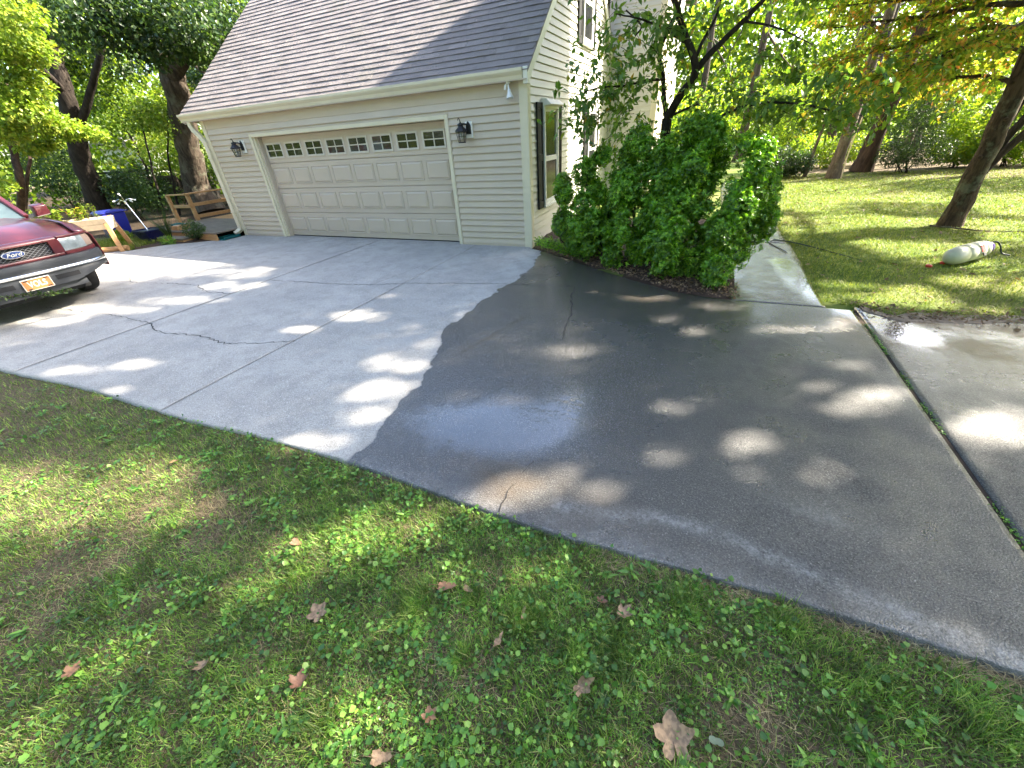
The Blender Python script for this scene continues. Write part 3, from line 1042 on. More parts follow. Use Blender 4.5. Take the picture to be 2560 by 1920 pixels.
pth = [(-8.36, -0.085, 2.50), (-8.36, -0.085, 2.42), (-8.33, -0.08, 2.34), (-8.20, -0.062, 2.20), (-8.135, -0.055, 2.08), (-8.125, -0.055, 1.95), (-8.125, -0.055, 0.22), (-8.13, -0.07, 0.15), (-8.17, -0.16, 0.09), (-8.19, -0.22, 0.07)]
ds.tube(pth, 0.06, 4)
dso = ds.build('downspout', 'trim', house)
for z in (1.75, 0.55):
    MB().box(-8.185, -8.065, -0.105, -0.02, z, z + .03).build('strap', 'trim', dso)

# roof
roof = MB()
yl = -0.095
roof.hexa([(-8.62, yl, roof_z(yl) - .03), (0.07, yl, roof_z(yl) - .03), (0.07, RIDGE_Y, roof_z(RIDGE_Y) - .03), (-8.62, RIDGE_Y, roof_z(RIDGE_Y) - .03)],
          [(-8.62, yl, roof_z(yl)), (0.07, yl, roof_z(yl)), (0.07, RIDGE_Y, roof_z(RIDGE_Y)), (-8.62, RIDGE_Y, roof_z(RIDGE_Y))])
yb = 2 * RIDGE_Y - yl
roof.hexa([(-8.62, RIDGE_Y, roof_z(RIDGE_Y) - .031), (0.07, RIDGE_Y, roof_z(RIDGE_Y) - .031), (0.07, yb, roof_z(yl) - .03), (-8.62, yb, roof_z(yl) - .03)],
          [(-8.62, RIDGE_Y, roof_z(RIDGE_Y) - .001), (0.07, RIDGE_Y, roof_z(RIDGE_Y) - .001), (0.07, yb, roof_z(yl)), (-8.62, yb, roof_z(yl))])
roof_o = roof.build('roof', 'shingle', house)
ang = math.atan(PITCH)
ca, sa_ = math.cos(ang), math.sin(ang)
EXPO = 0.1435
items = []
slope_len = (RIDGE_Y - yl) / ca
ncourse = int(slope_len / EXPO) + 1
for r in range(ncourse):
    x = -8.64 + (-0.165 if r % 2 else 0.0) + rng.uniform(-.03, .03)
    while x < 0.075:
        w = 0.325
        xa, xb = max(x, -8.64), min(x + w, 0.085)
        if xb - xa > 0.03:
            items.append((xa, xb, r * EXPO + rng.normal(0, .0018), rng.uniform(-.003, .003)))
        x += w + 0.004


def shingle_geo(xa, xb, s, lift):
    """one tab: butt end thick and proud, head tucked under the next course"""
    s0, s1 = s - 0.012, min(s + EXPO + 0.03, slope_len)
    out = []
    for (u, h) in ((s0, 0.0115 + lift), (s0, 0.0185 + lift), (s1, 0.0035), (s1, 0.001)):
        for xx in (xa, xb):
            out.append((xx, yl + u * ca - h * sa_, roof_z(yl) + u * sa_ + h * ca))
    f = [(0, 1, 3, 2), (2, 3, 5, 4), (4, 5, 7, 6), (6, 7, 1, 0), (0, 2, 4, 6), (1, 7, 5, 3)]
    return out, f


def cdist(it):
    c = np.array([(it[0] + it[1]) / 2, yl + it[2] * ca, roof_z(yl) + it[2] * sa_])
    return np.linalg.norm(c - CAM) + (100 if c[1] > 1.9 else 0)


items.sort(key=cdist)
for it in items[:300]:
    v, f = shingle_geo(*it)
    me = bpy.data.meshes.new('shingle')
    me.from_pydata(v, [], f)
    me.materials.append(MATS['shingle'])
    link('shingle', me, roof_o)
sb = MB()
for it in items[300:]:
    sb.add(*shingle_geo(*it))
tag(sb.build('shingle_field', 'shingle', roof_o), kind='stuff')

# garage door: opening X -6.5 .. -1.56, door face at Y = 0.14
gd = MB().box(-6.49, -1.57, 0.168, 0.20, 0.02, 2.10).build('garage_door', 'door_paint', house)
DX0, DX1 = -6.45, -1.61
SEC = [(0.020, 0.535), (0.545, 1.055), (1.065, 1.575), (1.585, 2.09)]
for z0, z1 in SEC:
    MB().box(-6.485, -1.575, 0.140, 0.167, z0, z1).build('door_section', 'door_paint', gd, 0.004)
pw = (DX1 - DX0) / 8


def raised(w, h):
    """stamped raised panel: sunk groove, sloped border, flat field; centred, faces -Y"""
    b = MB()
    y_ = [(-.0005, 0.0), (-.013, 0.007), (-.003, 0.018), (-.019, 0.050)]
    rings = []
    for y, ins in y_:
        rings.append([(-w / 2 + ins, -y if False else y, -h / 2 + ins), (w / 2 - ins, y, -h / 2 + ins), (w / 2 - ins, y, h / 2 - ins), (-w / 2 + ins, y, h / 2 - ins)])
    vs = [p for r_ in rings for p in r_]
    fs = []
    for i in range(3):
        for k in range(4):
            k2 = (k + 1) % 4
            fs.append((i * 4 + k, i * 4 + k2, (i + 1) * 4 + k2, (i + 1) * 4 + k))
    fs.append((12, 13, 14, 15))
    b.add(vs, fs)
    return b.mesh('panel', 'door_paint')


pm = raised(pw - 0.085, 0.335)
for si in range(3):
    zc = (SEC[si][0] + SEC[si][1]) / 2
    for k in range(8):
        link('panel', pm, gd, (DX0 + pw * (k + .5), 0.1395, zc))
# window row in the top section
zw = (SEC[3][0] + SEC[3][1]) / 2 - 0.015
ww, wh = pw - 0.10, 0.30
fr = MB()
for (a, b_, c_, d_) in ((-ww / 2, ww / 2, -wh / 2, -wh / 2 + .035), (-ww / 2, ww / 2, wh / 2 - .035, wh / 2), (-ww / 2, -ww / 2 + .035, -wh / 2 + .035, wh / 2 - .035), (ww / 2 - .035, ww / 2, -wh / 2 + .035, wh / 2 - .035)):
    fr.box(a, b_, -0.016, 0.0, c_, d_)
fr_m = fr.mesh('window_frame', 'door_trim', 0.003)
mu_m = MB().box(-.009, .009, -0.013, -.001, -wh / 2 + .036, wh / 2 - .036).box(-ww / 2 + .036, -.0095, -0.0125, -.001, -.009, .009).box(.0095, ww / 2 - .036, -0.0125, -.001, -.009, .009).mesh('muntin', 'door_trim')
pn_m = MB().box(-.5, .5, -0.004, -.0005, -.5, .5).mesh('pane', 'glass')
for k in range(8):
    xc = DX0 + pw * (k + .5)
    link('window_frame', fr_m, gd, (xc, 0.1395, zw))
    link('muntin', mu_m, gd, (xc, 0.1395, zw))
    for sx in (-1, 1):
        for sz in (-1, 1):
            p_ = link('pane', pn_m, gd, (xc + sx * (ww / 4 - .0135), 0.1395, zw + sz * (wh / 4 - .0135)))
            p_.scale = (ww / 2 - .046, 1, wh / 2 - .046)
            p_.rotation_euler = (rng.normal(0, .012), 0, rng.normal(0, .012))
MB().box(-6.485, -1.575, 0.139, 0.165, 0.003, 0.020).build('bottom_seal', 'rubber', gd)
# door casing: front faces, deep jambs and head
cs = MB()
cs.box(-6.612, -6.545, -0.034, 0.0, -0.005, 2.165).box(-1.535, -1.472, -0.034, 0.0, -0.005, 2.165).box(-6.545, -1.535, -0.034, 0.0, 2.10, 2.165)
cs.build('door_casing', 'trim', house, 0.004)
MB().box(-6.56, -6.495, 0.0, 0.139, -0.005, 2.10).build('door_jamb', 'trim', house, 0.002)
MB().box(-1.565, -1.50, 0.0, 0.139, -0.005, 2.10).build('door_jamb', 'trim', house, 0.002)
MB().box(-6.495, -1.565, 0.0, 0.139, 2.095, 2.16).build('door_head', 'trim', house, 0.002)
MB().box(-6.50, -6.455, 0.05, 0.139, 0.0, 2.094).build('stop_molding', 'door_paint', house, 0.002)
MB().box(-6.63, -6.6125, -0.024, 0.0, -0.005, 2.185).box(-1.4715, -1.455, -0.024, 0.0, -0.005, 2.185).box(-6.6125, -1.4715, -0.024, 0.0, 2.1655, 2.185).build('casing_channel', 'siding', house)


# wall lanterns
def lantern(cx, cz):
    L = MB().box(cx + .018, cx + .155, -0.046, -0.014, cz - .125, cz + .115).build('wall_lantern', 'trim_white', house, 0.005)
    c0 = cx - 0.0
    yc = -0.165
    b = MB()
    b.prism([(c0 + .04, cz - .07), (c0 + .13, cz - .07), (c0 + .13, cz + .06), (c0 + .085, cz + .12), (c0 + .04, cz + .06)], 'y', -0.066, -0.046)
    b.build('back_plate', 'black_metal', L, 0.004)
    MB().tube([(c0 + .085, -.066, cz + .05), (c0 + .075, -.11, cz + .075), (c0 + .04, yc + .01, cz + .085), (c0 + .0, yc, cz + .07)], .012, 8).build('arm', 'black_metal', L, smooth=True)
    h = MB()
    h.lathe([(.012, cz + .115), (.016, cz + .10), (.05, cz + .085), (.055, cz + .065), (.042, cz + .055), (.055, cz + .035), (.082, cz + .012), (.105, cz - .012), (.107, cz - .03), (.09, cz - .03)], (c0, yc, 0), 8)
    h.build('hood', 'black_metal', L, smooth=False)
    MB().tube([(c0, yc, cz + .10), (c0 - .008, yc, cz + .14), (c0 - .028, yc, cz + .165), (c0 - .045, yc, cz + .15), (c0 - .04, yc, cz + .13)], [.009, .008, .007, .006, .005], 6).build('finial', 'black_metal', L)
    cg = MB()
    zt, zb, rt, rb = cz - .03, cz - .185, .088, .058
    n = 6
    P = lambda k, f: (c0 + (rt + (rb - rt) * f) * math.cos(math.pi / 6 + 2 * math.pi * k / n), yc + (rt + (rb - rt) * f) * math.sin(math.pi / 6 + 2 * math.pi * k / n), zt + (zb - zt) * f)
    for k in range(n):
        cg.bar(P(k, 0), P(k, 1), .010, .010)
        for f in (0.02, 0.42, 0.98):
            cg.bar(P(k, f), P(k + 1, f), .008, .008 if f < .9 else .016)
        a = [(P(k, f)[i] + P(k + 1, f)[i]) / 2 for f in (0, 1) for i in range(3)]
        cg.bar(a[:3], a[3:], .005, .005)
    cg.build('cage', 'black_metal', L)
    MB().lathe([(.078, zt - .002), (.052, zb + .01)], (c0, yc, 0), 6).build('lamp_glass', 'lamp_glass', L)
    MB().lathe([(.012, zt - .01), (.02, zt - .05), (.022, zt - .08), (.012, zt - .105)], (c0, yc, 0), 10).build('bulb', 'frame_white', L, smooth=True)


def clear_glass():
    m, nt, out = nodes_of('lamp_glass')
    t = NT(nt)
    a = t.n('ShaderNodeBsdfTransparent')
    a.inputs[0].default_value = (.93, .93, .9, 1)
    b = t.n('ShaderNodeBsdfGlossy')
    b.inputs['Roughness'].default_value = 0.05
    mx = t.n('ShaderNodeMixShader')
    mx.inputs[0].default_value = 0.12
    t.link(a.outputs[0], mx.inputs[1])
    t.link(b.outputs[0], mx.inputs[2])
    t.link(mx.outputs[0], out.inputs[0])


clear_glass()
lp = ats(1153, 330, -.165)
lantern(lp[0], lp[2] + .03)
lp = ats(589, 372, -.165)
lantern(lp[0], lp[2] + .03)
# flood lamp under the eave
fl = MB().lathe([(.035, 2.498), (.035, 2.475), (.012, 2.470)], (-0.27, -.08, 0), 12).build('flood_lamp', 'frame_white', house, smooth=True)
MB().tube([(-.27, -.08, 2.472), (-.262, -.09, 2.43), (-.25, -.10, 2.39)], [.012, .012, .018], 8).build('stem', 'frame_white', fl, smooth=True)
MB().tube([(-.252, -.10, 2.40), (-.245, -.105, 2.36), (-.238, -.112, 2.31), (-.234, -.116, 2.285)], [.022, .03, .052, .056], 14).build('bulb', 'frame_white', fl, smooth=True)
MB().tube([(-.30, -.08, 2.472), (-.315, -.09, 2.45), (-.32, -.10, 2.40)], [.012, .02, .016], 8).build('socket', 'frame_white', fl, smooth=True)


# gable windows with shutters
def gable_window(y0, y1, z0, z1, sh, hood=False):
    """frame between y0..y1; shutters of width sh on both sides; stands proud of the wall at X = 0.02"""
    w = MB()
    f = .055
    w.box(.005, .075, y0, y0 + f, z0, z1).box(.005, .075, y1 - f, y1, z0, z1).box(.005, .075, y0 + f, y1 - f, z1 - f, z1).box(.005, .075, y0 + f, y1 - f, z0, z0 + f)
    W = w.build('window', 'frame_white', house, 0.003)
    MB().box(.02, .085, y0 - .02, y1 + .02, z0 - .035, z0 - .001).build('sill', 'frame_white', W, 0.004)
    zm = (z0 + z1) / 2 - .02
    s = MB()
    for a, b_ in ((z0 + f, zm), (zm, z1 - f)):
        x = .062 if a < zm else .054
        s.box(x - .014, x, y0 + f, y0 + f + .035, a, b_).box(x - .014, x, y1 - f - .035, y1 - f, a, b_)
        s.box(x - .014, x, y0 + f + .035, y1 - f - .035, a, a + .04).box(x - .014, x, y0 + f + .035, y1 - f - .035, b_ - .04, b_)
    s.build('sash', 'frame_white', W, 0.002)
    MB().box(.034, .050, y0 + f + .035, y1 - f - .035, z0 + f + .04, zm - .04).build('pane', 'glass_screen', W)
    MB().box(.030, .042, y0 + f + .035, y1 - f - .035, zm + .04, z1 - f - .04).build('pane', 'glass_screen', W)
    for ya, yb_ in ((y0 - sh - .01, y0 - .01), (y1 + .01, y1 + sh + .01)):
        b = MB()
        rr = .05
        b.box(.02, .05, ya, ya + rr, z0 - .03, z1 + .03).box(.02, .05, yb_ - rr, yb_, z0 - .03, z1 + .03)
        for za, zb in ((z0 - .03, z0 + .10), (zm - .02, zm + .09), (z1 - .06, z1 + .03)):
            b.box(.02, .05, ya + rr, yb_ - rr, za, zb)
        S = b.build('shutter', 'shutter_paint', house, 0.003)
        for za, zb in ((z0 + .10, zm - .02), (zm + .09, z1 - .06)):
            MB().box(.022, .040, ya + rr + .003, yb_ - rr - .003, za + .003, zb - .003).build('shutter_panel', 'shutter_paint', S, 0.006)
    if hood:
        h = MB()
        a = [(.018, y0 - .01, z1 + .09), (.018, y1 + .01, z1 + .09), (.018, y1 + .01, z1 - .03), (.018, y0 - .01, z1 - .03)]
        b2 = [(.10, y0 + .02, z1 + .085), (.10, y1 - .02, z1 + .085), (.19, y1 - .02, z1 - .0), (.19, y0 + .02, z1 - .0)]
        h.hexa(a, b2)
        h.build('window_hood', 'trim_white', W, 0.004)
    return W


gable_window(0.62, 1.40, 0.62, 2.20, 0.27, True)
gable_window(3.70, 4.48, 0.62, 2.20, 0.27)
gable_window(3.02, 3.80, 3.28, 4.62, 0.27)
# house part behind: wall that faces the drive, side wall, eave and roof
mw = MB().box(-0.1, 1.24, WY + .004, WY + .16, -.05, 5.0).build('rear_wall', 'siding_pale', house)
bm_ = board_mesh('siding_board', 0.02, 1.12, 'siding_pale')
for k in range(45):
    link('siding_board', bm_, mw, (0, WY, 0.035 + ROW * k))
MB().box(1.12, 1.27, WY - .03, WY + .01, -.04, 5.0).box(1.24, 1.27, WY + .01, WY + .12, -.04, 5.0).build('corner_trim', 'trim', house, .003)
ms = MB().box(1.10, 1.236, WY + .16, 9.0, -.05, 5.0).build('rear_side_wall', 'trim', house)
for k in range(45):
    z = 0.035 + ROW * k
    MB().prism([(1.253, z), (1.255, z + .004), (1.240, z + ROW + .004), (1.236, z + ROW + .004), (1.236, z)], 'y', WY + .121, 9.0).build('siding_board', 'trim', ms) if k % 1 == 0 else None
MB().prism([(WY - .35, 4.95), (WY - .35, 5.05), (8.5, 7.0), (11.2, 5.05), (11.2, 4.95), (8.5, 6.85)], 'x', -8.5, 1.55).build('rear_roof', 'shingle', house)
MB().box(1.1, 1.24, 9.0, 10.8, -.05, 5.0).box(-8.0, 1.1, 10.7, 10.8, -.05, 5.0).build('back_wall', 'siding_pale', house)


# ------------------------------------------------------------------ where the sun comes through the canopy
PATCH_PX = [  # (x, y, rx, ry) noted on the 2212 wide view; turned into ground ellipses below
    (320, 578, 160, 20), (500, 590, 90, 11), (520, 618, 75, 9), (400, 650, 110, 8), (240, 668, 130, 9), (60, 692, 120, 8), (560, 584, 60, 7),
    (770, 680, 48, 10), (650, 712, 35, 6), (290, 785, 70, 7), (170, 800, 55, 6), (865, 785, 50, 14), (830, 845, 58, 16), (800, 890, 35, 13),
    (690, 955, 60, 11), (840, 640, 25, 4), (250, 845, 30, 5),
    (1228, 757, 38, 10), (1560, 662, 65, 9), (1440, 690, 32, 7), (1500, 715, 38, 8), (1000, 855, 33, 9), (1100, 862, 24, 7), (990, 905, 28, 9),
    (1080, 1078, 85, 20), (1170, 1045, 95, 38), (1285, 1062, 62, 17), (1440, 985, 48, 24), (1616, 960, 35, 20), (1462, 880, 40, 11), (1540, 858, 35, 13),
    (1850, 874, 110, 30), (1780, 838, 50, 13), (1900, 850, 75, 11), (2142, 930, 80, 42), (2185, 890, 40, 14), (1770, 1023, 30, 14), (1590, 1030, 75, 13),
    (1754, 710, 95, 12), (1850, 690, 55, 9), (1700, 800, 24, 7), (1830, 790, 40, 8),
    (100, 1070, 270, 58), (340, 1012, 90, 26), (700, 1178, 85, 34), (850, 1140, 120, 36), (560, 1260, 60, 14), (1180, 1230, 70, 14), (960, 1235, 50, 14), (780, 1560, 70, 60), (250, 1420, 60, 25),
    (880, 1340, 40, 14), (1100, 1330, 50, 12), (40, 1600, 60, 40),
]
PATCHES = []
for (x, y, rx, ry) in PATCH_PX:
    c = gnd(x, y)[:2]
    u = (gnd(x + rx, y) - gnd(x - rx, y))[:2] / 2
    v = (gnd(x, y - ry) - gnd(x, y + ry))[:2] / 2
    M_ = np.linalg.inv(np.stack([u, v], 1))
    PATCHES.append((c, M_))


def sunlit(xg, yg, jit=0.0):
    """True where sunlight reaches the ground through a gap in the leaves"""
    nz = fbm(xg * 3.6 + 5, yg * 3.6, 2) - .5 + .9 * (fbm(xg * 9.0 + 2, yg * 9.0 + 4, 2) - .5)
    lit = np.zeros(xg.shape, bool)
    for c, M_ in PATCHES:
        d = np.stack([xg - c[0], yg - c[1]], -1) @ M_.T
        lit |= (d ** 2).sum(-1) < (1.45 + 1.9 * nz + jit)
    for cx_, cy_, rx_, ry_ in ((1.75, -1.95, .45, .22), (1.05, -1.55, .3, .15), (2.4, -2.15, .3, .14), (.35, -.95, .25, .12)):      # the top of the shrub
        lit |= ((xg - cx_) / rx_) ** 2 + ((yg - cy_) / ry_) ** 2 < 1.0 + nz
    # lawn on the right: streaks of light, more of them farther back
    thr = np.interp(yg, [-2, 1.0, 3.5, 6], [0.60, 0.565, 0.49, 0.40])
    lawn = (xg > 4.3) & (yg > -1.8)
    lit |= lawn & (fbm(xg * .55 + 3.7, yg * 1.0 + 1.3, 3) > thr)
    # left of the drive and beyond the walk it is open
    lit |= (xg < -6.6) & (yg > -3.5)
    return lit


def carve(C, jit=0.0):
    """which leaf places stay: not those that would stand in a shaft of sunlight"""
    xg = C[:, 0] - C[:, 2] * SUN[0] / SUN[2]
    yg = C[:, 1] - C[:, 2] * SUN[1] / SUN[2]
    keep = ~sunlit(xg, yg, jit)
    # the sun also reaches the left two thirds of the garage roof
    keep &= ~((C[:, 2] > 3.0) & (C[:, 0] - 1.29 * C[:, 1] < -2.9 + 0.5 * (fbm(C[:, 2] * .8, C[:, 1] * .8) - .5)))
    return keep


# ------------------------------------------------------------------ trees
def curve_pts(P, n=4, wob=0.0):
    """Catmull-Rom through P"""
    P = [np.asarray(p, float) for p in P]
    Q = [2 * P[0] - P[1]] + P + [2 * P[-1] - P[-2]]
    out = []
    for i in range(1, len(Q) - 2):
        for k in range(n):
            t = k / n
            a, b, c, d = Q[i - 1], Q[i], Q[i + 1], Q[i + 2]
            p = 0.5 * ((2 * b) + (-a + c) * t + (2 * a - 5 * b + 4 * c - d) * t * t + (-a + 3 * b - 3 * c + d) * t ** 3)
            out.append(p + rng.normal(0, wob, 3) if wob else p)
    out.append(P[-1])
    return out


def limb(mb, P, r0, r1, n=7, sub=4, wob=0.012):
    Q = curve_pts(P, sub, wob * r0 * 4)
    rs = [r0 + (r1 - r0) * (i / (len(Q) - 1)) ** 0.8 for i in range(len(Q))]
    mb.tube(Q, rs, n)
    return Q


def trunk_mesh(mb, P, r0, r1, flare=1.5, n=14):
    Q = curve_pts(P, 6, r0 * .05)
    rs = []
    for i, q in enumerate(Q):
        t = i / (len(Q) - 1)
        h = q[2] - Q[0][2]
        rs.append((r0 + (r1 - r0) * t) * (1 + (flare - 1) * math.exp(-h / (r0 * 1.6))) * (1 + rng.normal(0, .025)))
    mb.tube(Q, rs, n)
    return Q


def spray(base, direction, length, nleaf, L, W, droop=0.35, spread=0.18):
    """a leafy twig: returns twig path and leaf arrays"""
    d = unit(np.asarray(direction, float)[None])[0]
    t = np.linspace(0, 1, 5)
    path = np.asarray(base)[None] + d[None] * length * t[:, None] + np.array([0, 0, -1])[None] * droop * length * (t[:, None] ** 2)
    tt = rng.uniform(.12, 1.0, nleaf)
    c = np.asarray(base)[None] + d[None] * length * tt[:, None] + np.array([0, 0, -1])[None] * droop * length * (tt[:, None] ** 2)
    c = c + rng.normal(0, spread * length * .35, (nleaf, 3)) * np.array([1, 1, .55])
    D = unit(d[None] * .6 + rng.normal(0, .7, (nleaf, 3)) + np.array([0, 0, -.45]))
    N = unit(rng.normal(0, .45, (nleaf, 3)) + np.array([0, 0, 1.0]))
    return path, c, D, N, L * rng.uniform(.7, 1.2, nleaf), W * rng.uniform(.7, 1.2, nleaf)


class Leaves:
    def __init__(self):
        self.a = [[], [], [], [], []]

    def add(self, *arr):
        for l, x in zip(self.a, arr):
            l.append(x)

    def build(self, name, m, parent, detail=1, cut=False, fold=.15, curl=.12):
        if not self.a[0]:
            return
        A = [np.concatenate(l) for l in self.a]
        if cut:
            Dn = unit(A[1])
            jit = rng.normal(0, .65, len(Dn))
            k = carve(A[0], jit - .2) & carve(A[0] + Dn * A[3][:, None] * .5, jit) & carve(A[0] + Dn * A[3][:, None], jit - .2)
            A = [x[k] for x in A]
        return leaf_obj(name, *A, m, parent, detail, fold, curl)


def blob_leaves(c, r, n, L, W, shell=0.55, up=0.6, clump=None):
    """leaves filling an ellipsoid, denser to the outside"""
    u = rnd_dirs(n)
    rr = (shell + (1 - shell) * rng.random(n)) ** (1 / 1.6)
    P = u * rr[:, None] * np.asarray(r)[None] + np.asarray(c)[None]
    if clump:
        k = fbm(P[:, 0] * clump + P[:, 2] * .7 * clump, P[:, 1] * clump - P[:, 2] * clump * .9, 2) > 0.44
        P, u = P[k], u[k]
    m = len(P)
    D = unit(rng.normal(0, .8, (m, 3)) + u * .7 + np.array([0, 0, -.3]))
    N = unit(rng.normal(0, .6, (m, 3)) + u * .5 + np.array([0, 0, up]))
    return P, D, N, L * rng.uniform(.65, 1.25, m), W * rng.uniform(.65, 1.25, m)


def crown_tree(name, label, cat, base, trunkP, r0, r1, limbs, blobs, lmat, bmat, L=.12, W=.08, group=None, cut=False, detail=1, clump=None, extra=None, flare=1.5):
    """trunkP relative to base; limbs (list of point lists, r0, r1) absolute; blobs (centre, radii, count)"""
    T = thing(name, label, cat, base, group)
    mb = MB()
    tp = [np.asarray(base) + np.asarray(p) for p in trunkP]
    Q = trunk_mesh(mb, tp, r0, r1, flare)
    mb.build('trunk', bmat, T, smooth=True)
    if limbs or blobs:
        lb = MB()
        for P, a, b in limbs:
            limb(lb, P, a, b)
        for c, r, n in blobs:
            if r0 > .06:
                s = np.array(Q[int(len(Q) * rng.uniform(.55, .95))])
                mid = (s + np.asarray(c)) / 2 + rng.normal(0, .15, 3)
                limb(lb, [s, mid, c], r0 * .28, .015, 5)
        if lb.v:
            lb.build('limbs', bmat, T, smooth=True)
    lv = Leaves()
    for c, r, n in blobs:
        lv.add(*blob_leaves(c, r, n, L, W, clump=clump))
    if extra:
        for e in extra:
            lv.add(*e)
    lv.build('crown', lmat, T, detail, cut)
    return T


# --- the tree on the lawn at the right; its low boughs hang into view
T1 = np.array([6.80, 2.58, -0.01])
lawn_tree = thing('lawn_tree', 'straight brown trunk with yellow and orange leaves standing alone on the lawn', 'tree', T1)
mb = MB()
Q = trunk_mesh(mb, [T1, T1 + (0.0, 0, 1.2), T1 + (-.03, .02, 2.6), T1 + (.02, .05, 4.2), T1 + (.0, 0, 6.5)], .138, .10, 1.3, 16)
for z, a in ((1.05, -2.2), (1.55, -1.7), (.55, -1.4), (2.0, -2.6)):
    c = T1 + np.array([math.cos(a) * .15, math.sin(a) * .15, z])
    mb.tube([c - np.array([math.cos(a), math.sin(a), 0]) * .04, c + np.array([math.cos(a), math.sin(a), .1]) * .025], [.035, .02], 7)
mb.build('trunk', 'bark_brown', lawn_tree, smooth=True)
lb = MB()
lv = Leaves()
tw = MB()
boughs = [
    ([(6.75, 2.6, 2.55), at(2120, 60, 2.4), at(1980, 90, 2.2), at(1820, 130, 2.1)], .045),
    ([(6.75, 2.6, 2.35), at(2130, 100, 2.3), at(1960, 150, 2.0), at(1800, 205, 1.9)], .042),
    ([(6.75, 2.6, 2.85), at(2150, 10, 2.6), at(1990, 35, 2.9), at(1800, 60, 3.2)], .05),
    ([(6.75, 2.62, 2.0), at(2120, 165, 2.9), at(1990, 175, 3.2), at(1850, 190, 3.4)], .04),
    ([(6.7, 2.5, 2.7), at(2180, 60, 1.7), at(2090, 95, 1.2), at(2010, 130, 0.9)], .035),
    ([(6.75, 2.7, 2.95), at(2120, -5, 3.6), at(1950, 0, 4.4), at(1760, 20, 5.0)], .05),
    ([(6.8, 2.7, 2.3), at(2200, 120, 3.8), at(2120, 150, 4.6), at(2020, 190, 5.2)], .04),
    ([(6.85, 2.5, 2.6), (7.6, 2.2, 2.8), (8.6, 1.8, 2.7), (9.6, 1.6, 2.4)], .05),
    ([(6.85, 2.5, 3.0), (7.4, 1.4, 3.2), (8.0, 0.2, 3.1), (8.4, -.8, 2.8)], .05),
]
for P, r in boughs:
    Q2 = limb(lb, P, r, .008, 6, 6, .03)
    for i in range(4, len(Q2)):
        for s in range(2 if i > 6 else 1):
            d = np.array(Q2[i]) - np.array(Q2[i - 1])
            d = unit(d[None])[0] * .6 + np.array([rng.normal(0, .6), rng.normal(0, .6), rng.normal(.1, .35)])
            path, *arr = spray(Q2[i], d, rng.uniform(.35, .75), 42, .075, .048, .35)
            tw.tube(path, [.006, .005, .004, .003, .002], 4, False)
            lv.add(*arr)
lb.build('limbs', 'bark_brown', lawn_tree, smooth=True)
tag(tw.build('twigs', 'bark_brown', lawn_tree), kind='stuff')
lv.build('leaves', 'leaf_autumn', lawn_tree, 1)
lv = Leaves()
lb = MB()
for k in range(54):
    a = rng.uniform(0, 2 * math.pi)
    d = 4.3 * math.sqrt(rng.random())
    c = T1 + np.array([math.cos(a) * d, math.sin(a) * d, rng.uniform(4.4, 7.6)])
    if k % 3 == 0:
        limb(lb, [T1 + (0, 0, rng.uniform(3.2, 6)), (T1 + (0, 0, 5) + c) / 2, c], .05, .012, 5)
    lv.add(*blob_leaves(c, (1.25, 1.25, .75), 1500, .12, .09, .2))
for k in range(20):
    c = np.array([rng.uniform(3.6, 7.6), rng.uniform(2.6, 6.0), rng.uniform(8.6, 11.5)])  # unseen leaf masses added high up to shade the truck
    if k % 4 == 0:
        limb(lb, [T1 + (0, 0, 6.2), (T1 + (0, 0, 8.5) + c) / 2, c], .05, .012, 5)
    lv.add(*blob_leaves(c, (1.25, 1.25, .75), 1200, .12, .09, .2))
lb.build('upper_limbs', 'bark_brown', lawn_tree, smooth=True)
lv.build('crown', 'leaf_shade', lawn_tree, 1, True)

# --- tall shade trees that stand out of the frame on the right; their shadows fall on the drive
for nm, lab, B, rr, zz, nb in (
        ('shade_tree', 'tall broad tree beside the drive, seen by its shadow on the concrete', (11.4, -0.6, -.01), 4.2, (4.6, 8.0), 44),
        ('shade_tree', 'tall spreading tree behind the lawn tree, seen by its shade on the grass', (12.6, 5.2, -.01), 3.6, (5.2, 8.6), 24)):
    B = np.array(B)
    T = thing(nm, lab, 'tree', B, 'shade trees beside the drive')
    mb = MB()
    trunk_mesh(mb, [B, B + (.05, .05, 2.5), B + (0, .1, 6.5)], .24, .12)
    mb.build('trunk', 'bark_oak', T, smooth=True)
    lv = Leaves()
    lb = MB()
    for k in range(nb):
        a = rng.uniform(0, 2 * math.pi)
        d = rr * math.sqrt(rng.random())
        c = B + np.array([math.cos(a) * d, math.sin(a) * d, rng.uniform(*zz)])
        if k % 3 == 0:
            limb(lb, [B + (0, 0, rng.uniform(3.4, 6)), (B + (0, 0, 5.5) + c) / 2, c], .06, .012, 5)
        lv.add(*blob_leaves(c, (1.25, 1.25, .75), 1500, .12, .09, .2))
    lb.build('limbs', 'bark_oak', T, smooth=True)
    lv.build('crown', 'leaf_shade', T, 1, True)

